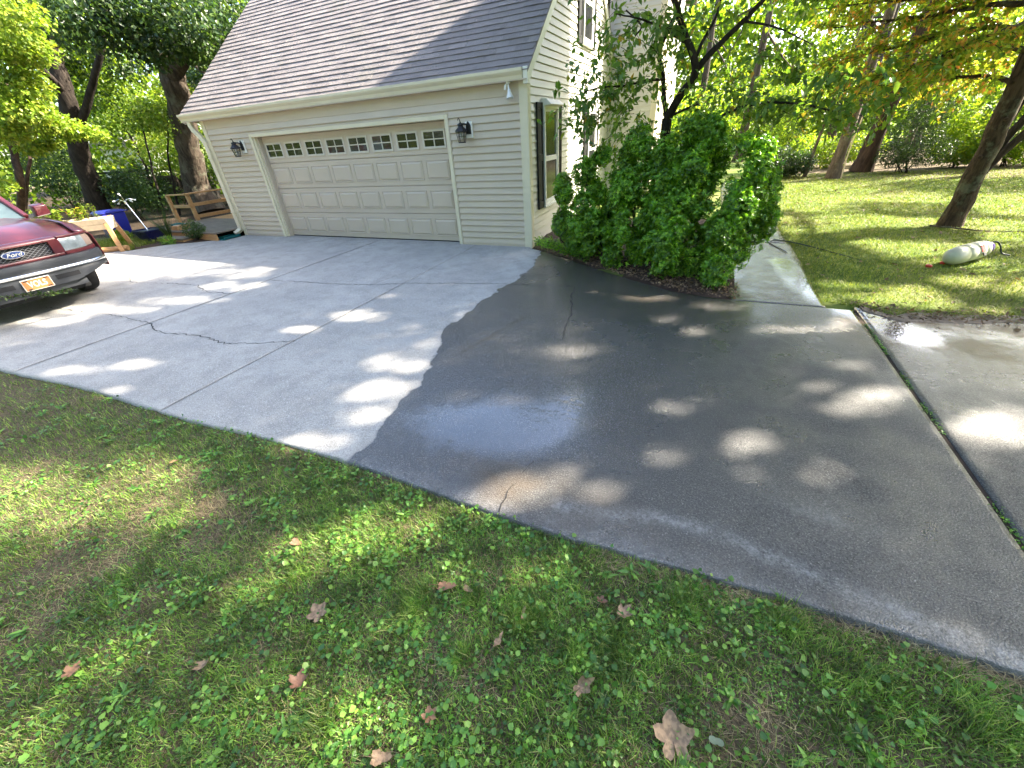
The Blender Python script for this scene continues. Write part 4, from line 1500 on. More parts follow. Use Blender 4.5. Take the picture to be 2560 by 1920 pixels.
B = np.array([-5.6, 10.8, -.02])  # hidden tree, added for the shade it throws to the left
T = thing('shade_tree', 'tall unseen tree added behind the garage to shade the left woods', 'tree', B, 'shade trees beside the drive')
mb = MB()
trunk_mesh(mb, [B, B + (.05, .05, 2.5), B + (0, .1, 7.5)], .26, .12)
mb.build('trunk', 'bark_oak', T, smooth=True)
lv = Leaves()
lb = MB()
for k in range(46):
    a = rng.uniform(0, 2 * math.pi)
    d = 4.6 * math.sqrt(rng.random())
    c = B + np.array([math.cos(a) * d * 1.2, math.sin(a) * d, rng.uniform(5.4, 8.6)])
    if k % 3 == 0:
        limb(lb, [B + (0, 0, rng.uniform(4, 7)), (B + (0, 0, 7) + c) / 2, c], .06, .012, 5)
    lv.add(*blob_leaves(c, (1.3, 1.3, .8), 420, .2, .15, .2))
lb.build('limbs', 'bark_oak', T, smooth=True)
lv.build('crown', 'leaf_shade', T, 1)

# --- dogwood behind the shrub at the garage corner
DW = np.array([2.08, 0.80, -0.02])
dog = thing('dogwood_tree', 'small dark-stemmed tree with broad drooping leaves behind the big shrub', 'tree', DW)
mb = MB()
limb(mb, [DW, DW + (.02, 0, .9), at(1436, 300, .8), at(1441, 255, .8)], .085, .075, 12, 5, .006)
limb(mb, [at(1441, 258, .8), at(1470, 205, .78), at(1500, 165, .75), at(1497, 120, .72), at(1478, 70, .7), at(1462, 20, .65), at(1440, -60, .6), at(1420, -200, .7)], .066, .03, 10, 5, .01)
limb(mb, [at(1497, 160, .76), at(1530, 120, .8), at(1575, 75, .9), at(1620, 30, 1.0), at(1680, -40, 1.2), at(1740, -160, 1.4)], .048, .024, 9, 5, .01)
limb(mb, [at(1441, 262, .82), at(1434, 210, .95), at(1432, 160, 1.05), at(1425, 115, 1.1), at(1445, 60, 1.2), at(1470, 0, 1.3), at(1480, -120, 1.6)], .042, .02, 9, 5, .01)
limb(mb, [at(1505, 120, .75), at(1520, 85, .9), at(1545, 40, 1.1), at(1560, -10, 1.2)], .028, .014, 8, 5, .01)
limb(mb, [at(1505, 305, .6), at(1535, 268, .6), at(1580, 240, .55), at(1650, 222, .5), at(1730, 225, .45), at(1800, 240, .4)], .030, .010, 8, 5, .012)
limb(mb, [at(1450, 250, .8), at(1490, 232, .7), at(1510, 225, .65)], .02, .012, 7)
limb(mb, [at(1432, 170, .9), at(1395, 175, .6), at(1350, 185, .3), at(1290, 190, -.1), at(1250, 205, -.3)], .022, .007, 7, 5, .02)
limb(mb, [at(1478, 90, .7), at(1430, 60, .4), at(1380, 40, .1), at(1330, 30, -.2)], .022, .007, 7, 5, .02)
limb(mb, [at(1372, 78, .5), at(1385, 55, .55), at(1352, 22, .5)], .012, .010, 6)
limb(mb, [at(1600, 45, 1.0), at(1680, 60, .8), at(1760, 100, .6)], .018, .006, 6, 5, .02)
mb.build('trunk', 'bark_dark', dog, smooth=True)
lv = Leaves()
tw = MB()
dl = [  # px, py, Y, how many twigs, spread
    (1290, 195, -.15, 8, .25), (1255, 225, -.3, 6, .2), (1320, 175, .0, 7, .25), (1340, 240, .3, 5, .22), (1270, 255, -.25, 4, .15), (1310, 90, 0, 3, .2),
    (1360, 120, .3, 5, .25), (1400, 60, .5, 7, .3), (1440, 20, .6, 8, .35), (1340, 20, .0, 4, .25), (1420, 110, .8, 5, .3), (1480, 60, .7, 6, .3), (1390, 165, .7, 6, .3),
    (1560, 190, .8, 6, .3), (1620, 200, .6, 8, .35), (1700, 205, .5, 10, .35), (1780, 215, .4, 9, .35), (1660, 240, .5, 6, .3), (1540, 230, .7, 4, .25), (1850, 200, .6, 6, .3),
    (1560, 20, 1.1, 5, .35), (1640, 60, 1.0, 4, .35), (1720, 130, .7, 4, .3), (1350, 285, .5, 4, .2), (1400, 240, .6, 4, .25), (1750, 180, .8, 6, .35), (1900, 215, .8, 5, .3),
]
for px, py, Y, n, sp in dl:
    c = at(px, py, Y)
    for k in range(int(n * 1.8)):
        b = c + rng.normal(0, sp, 3) * np.array([1, 1, .55])
        d = rng.normal(0, 1, 3) * np.array([1, 1, .25])
        path, *arr = spray(b, d, rng.uniform(.2, .42), 13, .105, .056, .5, .5)
        tw.tube(path, [.004, .0035, .003, .002, .0015], 4, False)
        lv.add(*arr)
tag(tw.build('twigs', 'bark_dark', dog), kind='stuff')
lv.build('leaves', 'leaf_dogwood', dog, 2, False, .10, .22)
lv = Leaves()
lb = MB()
for k in range(56):
    c = np.array([rng.uniform(.9, 4.4), rng.uniform(-.8, 4.3), rng.uniform(4.6, 7.4)]) if k < 36 else np.array([rng.uniform(2.4, 5.6), rng.uniform(3.0, 6.2), rng.uniform(3.9, 7.4)])  # later group added out of view to shade the side wall
    if k % 3:
        lv.add(*blob_leaves(c, (.95, .95, .6), 900, .12, .085, .2))
        continue
    limb(lb, [at(1420, -200, .7) + np.array([0, 0, rng.uniform(0, 1)]), (np.array([2.1, 1.2, 4.6]) + c) / 2 + rng.normal(0, .2, 3), c], .03, .008, 5)
    lv.add(*blob_leaves(c, (.95, .95, .6), 900, .12, .085, .2))
lb.build('upper_limbs', 'bark_dark', dog, smooth=True)
lv.build('crown', 'leaf_dogwood', dog, 1, True)

# --- the big glossy shrub at the garage corner
SHR = (2.0, -0.5, -0.02)
shrub = thing('leafy_shrub', 'large glossy green shrub crowding the garage corner beside the walk', 'shrub', SHR)
LOB = [((1.00, -.02, .72), (.46, .44, .62)), ((1.20, -.22, .50), (.52, .42, .52)), ((1.36, .02, 1.08), (.36, .38, .46)), ((1.95, -.15, 1.20), (.55, .52, .60)), ((2.05, -.55, .80), (.50, .42, .52)),
       ((2.55, -.42, 1.32), (.52, .48, .48)), ((3.08, -.66, 1.12), (.58, .52, .55)), ((3.15, -.95, .72), (.52, .45, .45)), ((2.75, -1.15, .55), (.50, .38, .46)),
       ((3.08, -1.32, .38), (.38, .34, .36)), ((1.95, -.95, .38), (.42, .30, .36)), ((1.35, -.55, .34), (.42, .30, .34)), ((2.45, -1.3, .26), (.28, .22, .26))]


def shrub_leaves(lobes, dens, L, W, nl=7, inner=.8):
    cs, outs = [], []
    for i, (c, r) in enumerate(lobes):
        c, r = np.array(c), np.array(r)
        area = 4 * math.pi * ((r[0] * r[1]) ** 1.6 / 3 + (r[0] * r[2]) ** 1.6 / 3 + (r[1] * r[2]) ** 1.6 / 3) ** (1 / 1.6)
        n = int(area * dens)
        u = rnd_dirs(n)
        k = .66 + .58 * fbm(u[:, 0] * 3.4 + i * 7, u[:, 1] * 3.4 + u[:, 2] * 2.6, 3) + rng.normal(0, .06, n)
        deep = rng.random(n) < .28
        k = np.where(deep, k * rng.uniform(.5, .95, n), k)
        p = c + u * r * k[:, None]
        ok = p[:, 2] > .03
        for j, (c2, r2) in enumerate(lobes):
            if j != i:
                ok &= (((p - np.array(c2)) / np.array(r2)) ** 2).sum(1) > inner ** 2 * rng.uniform(.75, 1, n)
        cs.append(p[ok])
        outs.append(unit(u / r)[ok])
    P = np.concatenate(cs)
    O = unit(np.concatenate(outs) + np.array([0, 0, .45]) + rng.normal(0, .35, (sum(len(x) for x in cs), 3)))
    n = len(P)
    a = unit(np.cross(O, rng.normal(size=(n, 3))))
    b = np.cross(O, a)
    C, D, N, LL, WW = [], [], [], [], []
    for k in range(nl):
        ph = 2 * math.pi * k / nl * 1.0 + rng.normal(0, .25, n)
        up = rng.uniform(.25, .75, n)
        t = a * np.cos(ph)[:, None] + b * np.sin(ph)[:, None]
        C.append(P + O * (.012 * k / nl)[None] if False else P + O * (.018 * k / nl))
        D.append(unit(t + O * up[:, None]))
        N.append(unit(O - t * up[:, None] * .8))
        s = rng.uniform(.75, 1.2, n)
        LL.append(L * s)
        WW.append(W * s)
    return [np.concatenate(x) for x in (C, D, N, LL, WW)], P, O


CL = []
for (c, r) in LOB:
    c, r = np.array(c), np.array(r)
    n_ = int(30 * (r[0] * r[1] + r[0] * r[2] + r[1] * r[2]))
    for u in rnd_dirs(n_):
        q = c + u * r * rng.uniform(.66, 1.02)
        if q[2] < .10 or any((((q - np.array(c2)) / np.array(r2)) ** 2).sum() < .5 for c2, r2 in LOB if c2 is not LOB):
            continue
        k = rng.uniform(.07, .18)
        CL.append((tuple(q), (k, k, k * rng.uniform(.9, 1.5))))
arr, SP, SO = shrub_leaves(CL, 700, .047, .0205, 7, .62)
dp_, *_ = shrub_leaves(LOB, 80, .047, .0205, 6)
k_ = np.ones(len(dp_[0]), bool)
arr = [np.concatenate([a_, b_]) for a_, b_ in zip(arr, dp_)]
leaf_obj('leaves', *arr, 'leaf_bush', shrub, 1, .16, .10)
st = MB()
for k in range(70):
    e = SP[rng.integers(len(SP))]
    x0 = np.array([np.clip(e[0] + rng.normal(0, .2), 1.0, 3.1), 0, 0.0])
    x0[1] = np.interp(x0[0], [.9, 3.1], [-.15, -.95]) + rng.normal(0, .12)
    limb(st, [x0, (x0 + e) / 2 + rng.normal(0, .08, 3), e], .013, .004, 5, 3)
st.build('stems', 'bark_dark', shrub)

# mulch bed under the shrub
bx = np.linspace(.02, 3.36, 60)
tt = np.linspace(0, 1, 16)
X = np.repeat(bx[None], 16, 0)
Y = bed_y(bx)[None] + .006 + tt[:, None] * (2.6 - bed_y(bx))[None]
Z = -.028 + .085 * np.minimum(1, tt[:, None] * 4) + .05 * (fbm(X * 6, Y * 6, 3) - .5)
i = np.arange(15)[:, None] * 60 + np.arange(59)[None]
bedo = link('planting_bed', npmesh('planting_bed', np.stack([X, Y, Z], -1).reshape(-1, 3), np.stack([i, i + 1, i + 61, i + 60], -1).reshape(-1, 4), 'mulch', smooth=True))
tag(bedo, kind='structure')
# leaf litter on the bed
n = 1500
px_ = rng.uniform(.15, 3.4, n)
py_ = bed_y(px_) + np.abs(rng.normal(0, .35, n)) - .03
C = np.c_[px_, py_, np.full(n, .03) + rng.uniform(0, .03, n)]
lit_ = leaf_obj('leaf_litter', C, rng.normal(size=(n, 3)) * [1, 1, .25], rng.normal(0, .35, (n, 3)) + [0, 0, 1], rng.uniform(.02, .06, n), rng.uniform(.012, .035, n), 'litter')
tag(lit_, 'brown leaf litter on the dark soil under the big shrub', 'leaf litter', kind='stuff')
# low creeping leaves along the edge of the bed
n = 1400
px_ = rng.uniform(.1, 1.3, n)
py_ = bed_y(px_) + np.abs(rng.normal(0, .16, n)) + .04
C = np.c_[px_, py_, rng.uniform(.03, .20, n)]
cr = leaf_obj('creeping_vine', C, rng.normal(size=(n, 3)) * [1, 1, .4], rng.normal(0, .4, (n, 3)) + [0, 0, 1], rng.uniform(.025, .05, n), rng.uniform(.02, .035, n), 'leaf_bush')
tag(cr, 'low creeping green leaves at the garage corner by the bed edge', 'ground cover', kind='stuff')

# ------------------------------------------------------------------ trees and shrubs behind the lawn
R0 = lambda *a: np.array(a, float)


def simple_tree(name, label, base, h, r, blobs, lmat, bmat, L=.13, W=.09, group='trees behind the lawn', lean=(0, 0), cut=False, clump=None, flare=1.4):
    B = R0(*base)
    tp = [(0, 0, 0), (lean[0] * h * .4, lean[1] * h * .4, h * .4), (lean[0] * h * .75, lean[1] * h * .75, h * .75), (lean[0] * h, lean[1] * h, h)]
    return crown_tree(name, label, 'tree', B, tp, r, r * .45, [], blobs, lmat, bmat, L, W, group, cut, 1, clump, flare=flare)


def bl(cx, cy, cz, r, n, f=.75):
    return ((cx, cy, cz), (r, r, r * f), n)


simple_tree('pale_trunk_tree', 'pale grey trunk with a climbing vine at the far edge of the lawn', (6.42, 9.8, -.02), 6.0, .165,
            [bl(6.0, 9.4, 3.9, 1.3, 1500), bl(7.2, 10.2, 4.3, 1.4, 1500), bl(5.4, 10.4, 4.8, 1.4, 1400), bl(6.6, 8.6, 4.6, 1.2, 900)], 'leaf_wood', 'bark_pale', .10, .07, lean=(.02, .03), cut=True)
v = MB()
limb(v, [(6.62, 9.66, 0), (6.60, 9.68, .8), (6.63, 9.64, 1.6), (6.68, 9.66, 2.4), (6.70, 9.70, 3.4)], .022, .012, 6, 5, .05)
tag(v.build('climbing_vine', 'wood_pale', smooth=True), 'thin pale vine stem climbing beside the pale trunk', 'vine')
simple_tree('red_trunk_tree', 'thick dark reddish trunk just behind the pale trunk', (7.55, 11.6, -.02), 6.5, .25,
            [bl(7.6, 11.4, 4.6, 1.6, 1500), bl(8.8, 12.4, 4.4, 1.5, 1400), bl(6.5, 12.6, 5.0, 1.6, 1400)], 'leaf_wood', 'bark_red', .11, .08, cut=True, lean=(.06, 0))
simple_tree('sapling', 'thin bare grey sapling left of the pale trunk at the lawn edge', (5.75, 10.3, -.02), 4.2, .05,
            [bl(5.5, 10.1, 3.2, .9, 700), bl(6.0, 10.6, 2.7, .8, 600)], 'leaf_wood', 'bark_pale', .09, .06, lean=(.07, .02))
simple_tree('sapling', 'slender grey trunk among the yellow bushes right of the dark evergreen', (10.9, 13.2, -.02), 5.5, .12,
            [bl(10.6, 13, 3.9, 1.3, 1100), bl(11.5, 13.4, 4.2, 1.2, 1000)], 'leaf_wood', 'bark_oak', .11, .08, lean=(.04, 0))
simple_tree('sapling', 'short pale trunk in the gap between the bushes across the lawn', (9.3, 14.2, -.02), 4.0, .12,
            [bl(9.2, 14.2, 3.6, 1.1, 900)], 'leaf_wood', 'bark_pale', .11, .08)
# dark many-stemmed tree leaning to the right beyond the lawn tree
MS = R0(9.95, 10.0, -.02)
ms_t = thing('multi_stem_tree', 'dark many-stemmed tree leaning right, behind the lawn tree trunk', 'tree', MS, 'trees behind the lawn')
mb = MB()
for k, (dx, dy, r) in enumerate(((.55, .1, .13), (.95, -.2, .11), (1.35, .3, .09), (.25, .3, .10))):
    P = [MS + (.04 * k, .03 * k, 0), MS + (dx * .35, dy * .4, .8), MS + (dx * 1.1, dy, 2.0), MS + (dx * 2.1, dy * 1.6, 3.4), MS + (dx * 3.0, dy * 2, 5.0)]
    limb(mb, P, r, r * .4, 9, 5, .02)
mb.build('trunk', 'bark_dark', ms_t, smooth=True)
lv = Leaves()
for b in (bl(10.6, 9.6, 2.3, .9, 1500), bl(11.6, 9.4, 2.6, 1.1, 1800), bl(12.6, 9.6, 2.4, 1.0, 1300), bl(10.2, 10.3, 3.6, 1.3, 1300), bl(12.4, 10.8, 3.9, 1.5, 1500)):
    lv.add(*blob_leaves(*b, .09, .06))
lv.build('crown', 'leaf_autumn', ms_t, 1)


def bush(name, label, c, blobs, m, L=.07, W=.045, group=None, stems=6):
    T = thing(name, label, 'shrub', (c[0], c[1], -.03), group)
    lv = Leaves()
    for b in blobs:
        lv.add(*blob_leaves(*b, L, W, .3))
    lv.build('leaves', m, T, 1)
    s = MB()
    for k in range(stems):
        b = blobs[rng.integers(len(blobs))][0]
        limb(s, [(c[0] + rng.normal(0, .1), c[1] + rng.normal(0, .1), -.03), ((c[0] + b[0]) / 2, (c[1] + b[1]) / 2, b[2] * .5), b], .02, .006, 5, 3)
    s.build('stems', 'bark_dark', T)
    return T


GB = 'shrubs along the far edge of the lawn'
bush('dark_shrub', 'low dark green shrub at the far lawn edge, nearest the big shrub', (5.1, 10.4), [bl(5.0, 10.3, .45, .6, 2200), bl(5.5, 10.5, .4, .5, 1600), bl(4.5, 10.6, .5, .6, 1700)], 'leaf_oak', .08, .05, GB)
bush('evergreen_shrub', 'tall dark evergreen shrub right of the reddish trunk', (8.45, 10.9), [bl(8.4, 10.9, .9, .75, 3600, 1.1), bl(8.6, 11, 1.7, .6, 2400, 1), bl(8.9, 10.9, .6, .6, 2000), bl(8.1, 11, .5, .5, 1400)], 'leaf_oak', .06, .03, GB)
bush('yellow_shrub', 'yellow-green bush catching the sun left of the lawn tree trunk', (10.0, 12.0), [bl(9.9, 12, .6, .7, 2200), bl(9.6, 12.1, 1.3, .6, 1400), bl(10.6, 12, .5, .6, 1600)], 'leaf_yellow', .09, .06, GB)
bush('tall_yellow_shrub', 'tall yellow leafy bush close behind the lawn tree trunk', (11.2, 12.2), [bl(11.1, 12.2, 1.0, .8, 2400, 1), bl(11.4, 12.3, 1.9, .75, 1900), bl(11.6, 12, .5, .6, 1500)], 'leaf_yellow', .09, .06, GB)
bush('pale_shrub', 'pale sunlit bushes beyond the dark leaning stems', (13.4, 12.6), [bl(13.2, 12.4, .7, .8, 2000), bl(14.2, 12.6, .9, .9, 2200), bl(15.2, 12.4, .7, .8, 1600), bl(12.6, 13, 1.3, .8, 1300)], 'leaf_yellow', .10, .07, GB)
bush('small_tree_shrub', 'round bush with a thin stem left of the sapling, sunlit from behind', (5.3, 12.8), [bl(5.2, 12.8, 1.5, .8, 2200), bl(5.5, 12.9, 2.3, .8, 1600), bl(4.9, 12.6, .9, .5, 900)], 'leaf_wood', .08, .05, GB)
bush('undergrowth_shrub', 'low sprawling green bushes behind the reddish trunk', (7.2, 13.4), [bl(6.9, 13.2, .5, .7, 1800), bl(7.9, 13.6, .6, .7, 1600), bl(6.2, 13.8, .6, .7, 1500)], 'leaf_yellow', .09, .06, GB)

# woodland farther off: trees with crowns down to eye level
far = [
    ('tall yellow-green tree straight behind the dogwood', (4.0, 17.5), 'leaf_yellow', [(-1.5, 0, 3.6, 1.8), (.3, .5, 5.0, 2.0), (1.6, -.2, 3.2, 1.7), (-.4, 0, 6.8, 2.0), (-2.8, .6, 5.2, 1.8)]),
    ('sunlit yellow tree left of the sky gap', (1.8, 20.5), 'leaf_yellow', [(-1.2, 0, 2.8, 1.8), (.8, 0, 4.6, 2.0), (-.3, 0, 6.6, 2.1), (2.0, .5, 2.4, 1.4)]),
    ('dark green tree behind the pale trunk', (7.6, 18.0), 'leaf_wood', [(-1.0, 0, 2.6, 1.7), (1.0, 0, 3.8, 1.9), (0, 0, 5.6, 2.0), (2.2, 0, 2.2, 1.5)]),
    ('broad green tree above the evergreen shrub', (10.8, 18.5), 'leaf_wood', [(-1.0, 0, 2.9, 1.8), (1.0, 0, 4.4, 2.0), (2.2, 0, 2.6, 1.7), (0, 0, 6.2, 2.0)]),
    ('yellow tree behind the leaning stems', (14.5, 17.0), 'leaf_yellow', [(-1.0, 0, 2.6, 1.7), (1.0, 0, 3.8, 1.9), (2.6, 0, 2.4, 1.7), (0, 0, 5.6, 2.0)]),
    ('green tree at the frame edge beyond the lawn tree', (18.0, 15.0), 'leaf_wood', [(-1.0, 0, 2.4, 1.8), (1.0, 0, 4.0, 2.0), (0, 0, 5.8, 2.0)]),
    ('orange-tinged tree high behind the sapling', (9.3, 22.0), 'leaf_autumn', [(-1.4, 0, 4.0, 1.9), (.8, 0, 5.6, 2.0), (-2.8, 0, 5.8, 1.8), (0, 0, 7.4, 2.0)]),
]
for lab, (x, y), m, bs in far:
    simple_tree('woodland_tree', lab, (x, y, -.03), 7.0, .2, [((x + a, y + b, c), (r, r, r * .8), int(900 * r * r)) for a, b, c, r in bs], m, 'bark_oak', .16, .11, 'woodland behind the lawn', cut=True, clump=.9)


def treeline(name, label, pts, depth, h, n, m, L, W, z0=0.0):
    """a far wood that reads as one mass"""
    P = np.array(pts, float)
    k = rng.random(n) * (len(P) - 1)
    i = k.astype(int)
    f = (k - i)[:, None]
    c = P[i] * (1 - f) + P[i + 1] * f
    s = np.cumsum(np.r_[0, np.hypot(*np.diff(P, axis=0).T)])
    u = s[i] + (s[i + 1] - s[i]) * f[:, 0]
    c = c + rng.normal(0, depth, (n, 2))
    top = h * (.65 + .7 * fbm(u * .22, u * 0 + 3.3, 3))
    z = z0 + top * rng.random(n) ** .8
    keep = fbm(u * .8, z * .8 + 11, 3) > .40
    C = np.c_[c, z][keep]
    m_ = len(C)
    o = leaf_obj(name, C, rng.normal(size=(m_, 3)) + [0, 0, -.2], rng.normal(0, .7, (m_, 3)) + [0, 0, .5], L * rng.uniform(.6, 1.3, m_), W * rng.uniform(.6, 1.3, m_), m)
    tag(o, label, 'woods', kind='stuff')
    return o


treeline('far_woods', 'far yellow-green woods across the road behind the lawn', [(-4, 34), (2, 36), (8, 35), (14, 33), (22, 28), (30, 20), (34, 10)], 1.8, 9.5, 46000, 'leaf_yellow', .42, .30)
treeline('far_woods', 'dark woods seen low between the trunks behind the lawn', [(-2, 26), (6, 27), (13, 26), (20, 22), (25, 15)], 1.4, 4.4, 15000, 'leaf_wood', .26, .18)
treeline('woods_behind', 'trees behind the camera, mirrored in the garage door windows', [(-34, -16), (-16, -19), (0, -20), (14, -19), (28, -14)], 2.0, 12, 26000, 'leaf_wood', .6, .42)
# road glimpse beyond the lawn
rd = MB().add([(-6, 29.0, .02), (40, 17.0, .02), (40, 21.0, .02), (-6, 33.0, .02)], [(0, 1, 2, 3)]).build('road', 'road_pale')  if False else None
mat('road_pale', (0.42, 0.38, 0.36), .85, .15, 2)
rd = MB().add([(-6, 29.5, .02), (42, 15.0, .02), (42, 19.0, .02), (-6, 33.5, .02)], [(0, 1, 2, 3)]).build('road', 'road_pale')
tag(rd, kind='structure')

# ------------------------------------------------------------------ woods on the left
OAK = R0(-14.2, 3.0, -.03)
oak = thing('oak_tree', 'big old oak with a thick forked trunk behind the deck railing', 'tree', OAK)
mb = MB()
trunk_mesh(mb, [OAK, at(425, 400, 3.0), at(405, 300, 3.0), at(385, 210, 3.0), at(368, 150, 3.0)], .40, .33, 1.35, 16)
limb(mb, [at(372, 165, 3.0), at(345, 120, 2.8), at(310, 85, 2.5), at(270, 40, 2.0), at(230, -20, 1.6)], .24, .12, 12, 5, .02)
limb(mb, [at(375, 160, 3.0), at(405, 115, 3.2), at(450, 100, 3.6), at(520, 85, 4.4), at(620, 60, 5.2)], .21, .10, 12, 5, .02)
limb(mb, [at(372, 150, 3.0), at(385, 90, 3.3), at(380, 20, 3.6), at(370, -60, 3.8)], .22, .13, 12, 5, .02)
limb(mb, [at(405, 120, 3.2), at(430, 150, 3.1), at(460, 165, 3.0), at(480, 180, 2.9)], .05, .015, 7, 5, .02)
mb.build('trunk', 'bark_oak', oak, smooth=True)
lv = Leaves()
for px, py, Y, r, n in ((300, 20, 1.5, 1.0, 1500), (400, 40, 1.8, 1.0, 1500), (350, 70, 1.4, .8, 1100), (420, 110, 2.0, .5, 420), (180, 10, .5, 1.2, 1700), (240, 60, 1.0, .8, 900), (480, 30, 3.5, 1.2, 1700), (460, 160, 5.2, 1.2, 1500),
                        (520, 20, 5.5, 1.5, 1700), (430, 190, 5.0, .9, 900), (90, 20, .2, 1.2, 1500), (330, 120, 1.2, .45, 350), (520, 120, 5.5, 1.2, 1400), (130, 110, 2, .9, 800), (260, 120, 3, .9, 800)):
    lv.add(*blob_leaves(at(px, py, Y), (r, r, r * .75), n, .12, .085, .2))
lv.build('crown', 'leaf_oak', oak, 1)

B = at(205, 440, 0.95)
B[2] = -.03
woods2 = thing('dark_trunk_tree', 'dark leaning trunk behind the blue bin at the edge of the woods', 'tree', B)
mb = MB()
trunk_mesh(mb, [B, at(185, 370, .95), at(165, 300, 1.0), at(140, 200, 1.1), at(110, 100, 1.3), at(60, -20, 1.5)], .30, .17, 1.2, 14)
limb(mb, [at(165, 300, 1.0), at(190, 220, 1.4), at(215, 120, 1.8), at(230, 20, 2.2)], .13, .06, 9, 5, .02)
limb(mb, [at(140, 200, 1.1), at(90, 150, .6), at(40, 120, .2)], .12, .05, 9, 5, .02)
mb.build('trunk', 'bark_dark', woods2, smooth=True)
lv = Leaves()
for px, py, Y, r, n in ((60, 60, 1.5, 1.3, 1500), (200, 200, 2.5, 1.0, 900), (140, 30, 2, 1.3, 1500), (230, 150, 3, 1.1, 1000), (250, 260, 3.5, .8, 700), (300, 240, 4.5, .9, 900)):
    lv.add(*blob_leaves(at(px, py, Y), (r, r, r * .75), n, .12, .085, .2))
lv.build('crown', 'leaf_wood', woods2, 1)

# sunlit young maple, nearest the truck
B = R0(-13.6, -2.6, -.03)
map_t = thing('young_maple', 'young maple with bright yellow-green leaves behind the red truck', 'tree', B)
mb = MB()
limb(mb, [B, at(45, 400, -2.4), at(30, 330, -2.2), at(22, 270, -2.1), at(10, 180, -2.0)], .085, .05, 9, 5, .02)
limb(mb, [B + (.1, .1, .2), at(60, 380, -2.0), at(70, 320, -1.7), at(85, 270, -1.5)], .05, .02, 8, 5, .02)
mb.build('trunk', 'bark_red', map_t, smooth=True)
lv = Leaves()
for px, py, Y, r, n in ((40, 235, -2.2, .55, 1300), (95, 265, -1.7, .5, 1100), (20, 285, -2.4, .42, 800), (150, 280, -1.2, .45, 700), (200, 290, -.8, .34, 420), (50, 190, -2.0, .5, 800), (70, 320, -2.0, .3, 420), (15, 90, -2.0, .6, 1000),
                        (60, 110, -1.8, .5, 700), (15, 30, -2.2, .6, 900), (30, 150, -2, .45, 500), (110, 310, -1.7, .22, 260), (0, 400, -2.8, .3, 260)):
    lv.add(*blob_leaves(at(px, py, Y), (r, r, r * .5), n, .085, .065, .1))
lv.build('crown', 'leaf_maple', map_t, 1)

for lab, px0, py0, px1, py1, Y, r in (('slender dark sapling with a bent stem left of the oak', 345, 430, 300, 250, 2.2, .05), ('thin pale sapling standing close to the oak trunk', 385, 430, 362, 220, 2.6, .045),
                                      ('thin slanting sapling between the dark trunk and the oak', 330, 420, 240, 220, 3.2, .06)):
    B = at(px0, py0, Y)
    e = at(px1, py1, Y + .4)
    s0 = B - (e - B) * (B[2] + .03) / max(e[2] - B[2], .1)
    s0[2] = -.03
    T = thing('sapling', lab, 'tree', s0, 'saplings in the woods')
    mb = MB()
    limb(mb, [s0, (s0 + e) / 2 + rng.normal(0, .08, 3), e], r, r * .4, 7, 6, .06)
    mb.build('trunk', 'bark_dark', T, smooth=True)
    lv = Leaves()
    for k in range(3):
        lv.add(*blob_leaves(e + rng.normal(0, .5, 3), (.7, .7, .45), 420, .10, .07, .2))
    lv.build('crown', 'leaf_maple' if 'pale' in lab else 'leaf_wood', T, 1)

GL = 'bushes under the trees on the left'
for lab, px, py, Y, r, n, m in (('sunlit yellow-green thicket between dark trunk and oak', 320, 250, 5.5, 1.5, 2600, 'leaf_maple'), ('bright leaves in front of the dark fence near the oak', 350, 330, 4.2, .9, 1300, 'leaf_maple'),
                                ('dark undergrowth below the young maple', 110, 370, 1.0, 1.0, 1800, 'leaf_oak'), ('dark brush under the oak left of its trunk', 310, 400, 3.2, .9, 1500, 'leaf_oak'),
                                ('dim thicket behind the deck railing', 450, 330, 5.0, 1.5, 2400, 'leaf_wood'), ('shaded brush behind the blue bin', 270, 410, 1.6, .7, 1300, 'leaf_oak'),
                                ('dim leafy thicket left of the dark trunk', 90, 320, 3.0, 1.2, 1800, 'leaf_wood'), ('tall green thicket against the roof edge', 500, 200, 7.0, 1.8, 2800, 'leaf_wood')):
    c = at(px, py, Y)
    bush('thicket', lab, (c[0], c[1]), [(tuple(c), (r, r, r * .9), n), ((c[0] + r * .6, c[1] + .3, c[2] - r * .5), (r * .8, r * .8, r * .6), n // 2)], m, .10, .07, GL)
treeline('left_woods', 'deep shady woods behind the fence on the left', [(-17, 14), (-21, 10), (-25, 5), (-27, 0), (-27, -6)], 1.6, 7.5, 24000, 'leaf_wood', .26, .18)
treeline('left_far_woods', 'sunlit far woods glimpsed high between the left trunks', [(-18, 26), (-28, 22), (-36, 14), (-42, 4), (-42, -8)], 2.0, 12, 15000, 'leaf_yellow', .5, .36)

# dark board fence in the woods, with a pale building behind it
fa, fb = at(205, 420, 4.6), at(470, 415, 6.4)
fa[2] = fb[2] = 0
fence = thing('board_fence', 'dark weathered board fence with a top rail under the trees', 'fence', tuple((fa + fb) / 2))
fd = (fb - fa)[:2]
fl_ = np.linalg.norm(fd)
fd = fd / fl_
nb_ = int(fl_ / .155)
for k in range(nb_):
    p = fa + np.array([*fd, 0]) * (k * .155)
    q = p + np.array([*fd, 0]) * .145
    hz = 1.15 + rng.normal(0, .015)
    n_ = np.array([-fd[1], fd[0], 0]) * .02
    MB().hexa([p - n_, q - n_, q + n_, p + n_], [p - n_ + [0, 0, hz], q - n_ + [0, 0, hz], q + n_ + [0, 0, hz], p + n_ + [0, 0, hz]]).build('board', 'wood_dark', fence)
for k in range(5):
    p = fa + np.array([*fd, 0]) * fl_ * k / 4 + np.array([fd[1], -fd[0], 0]) * .07
    MB().box(p[0] - .05, p[0] + .05, p[1] - .05, p[1] + .05, -.05, 1.45).build('post', 'wood_dark', fence)
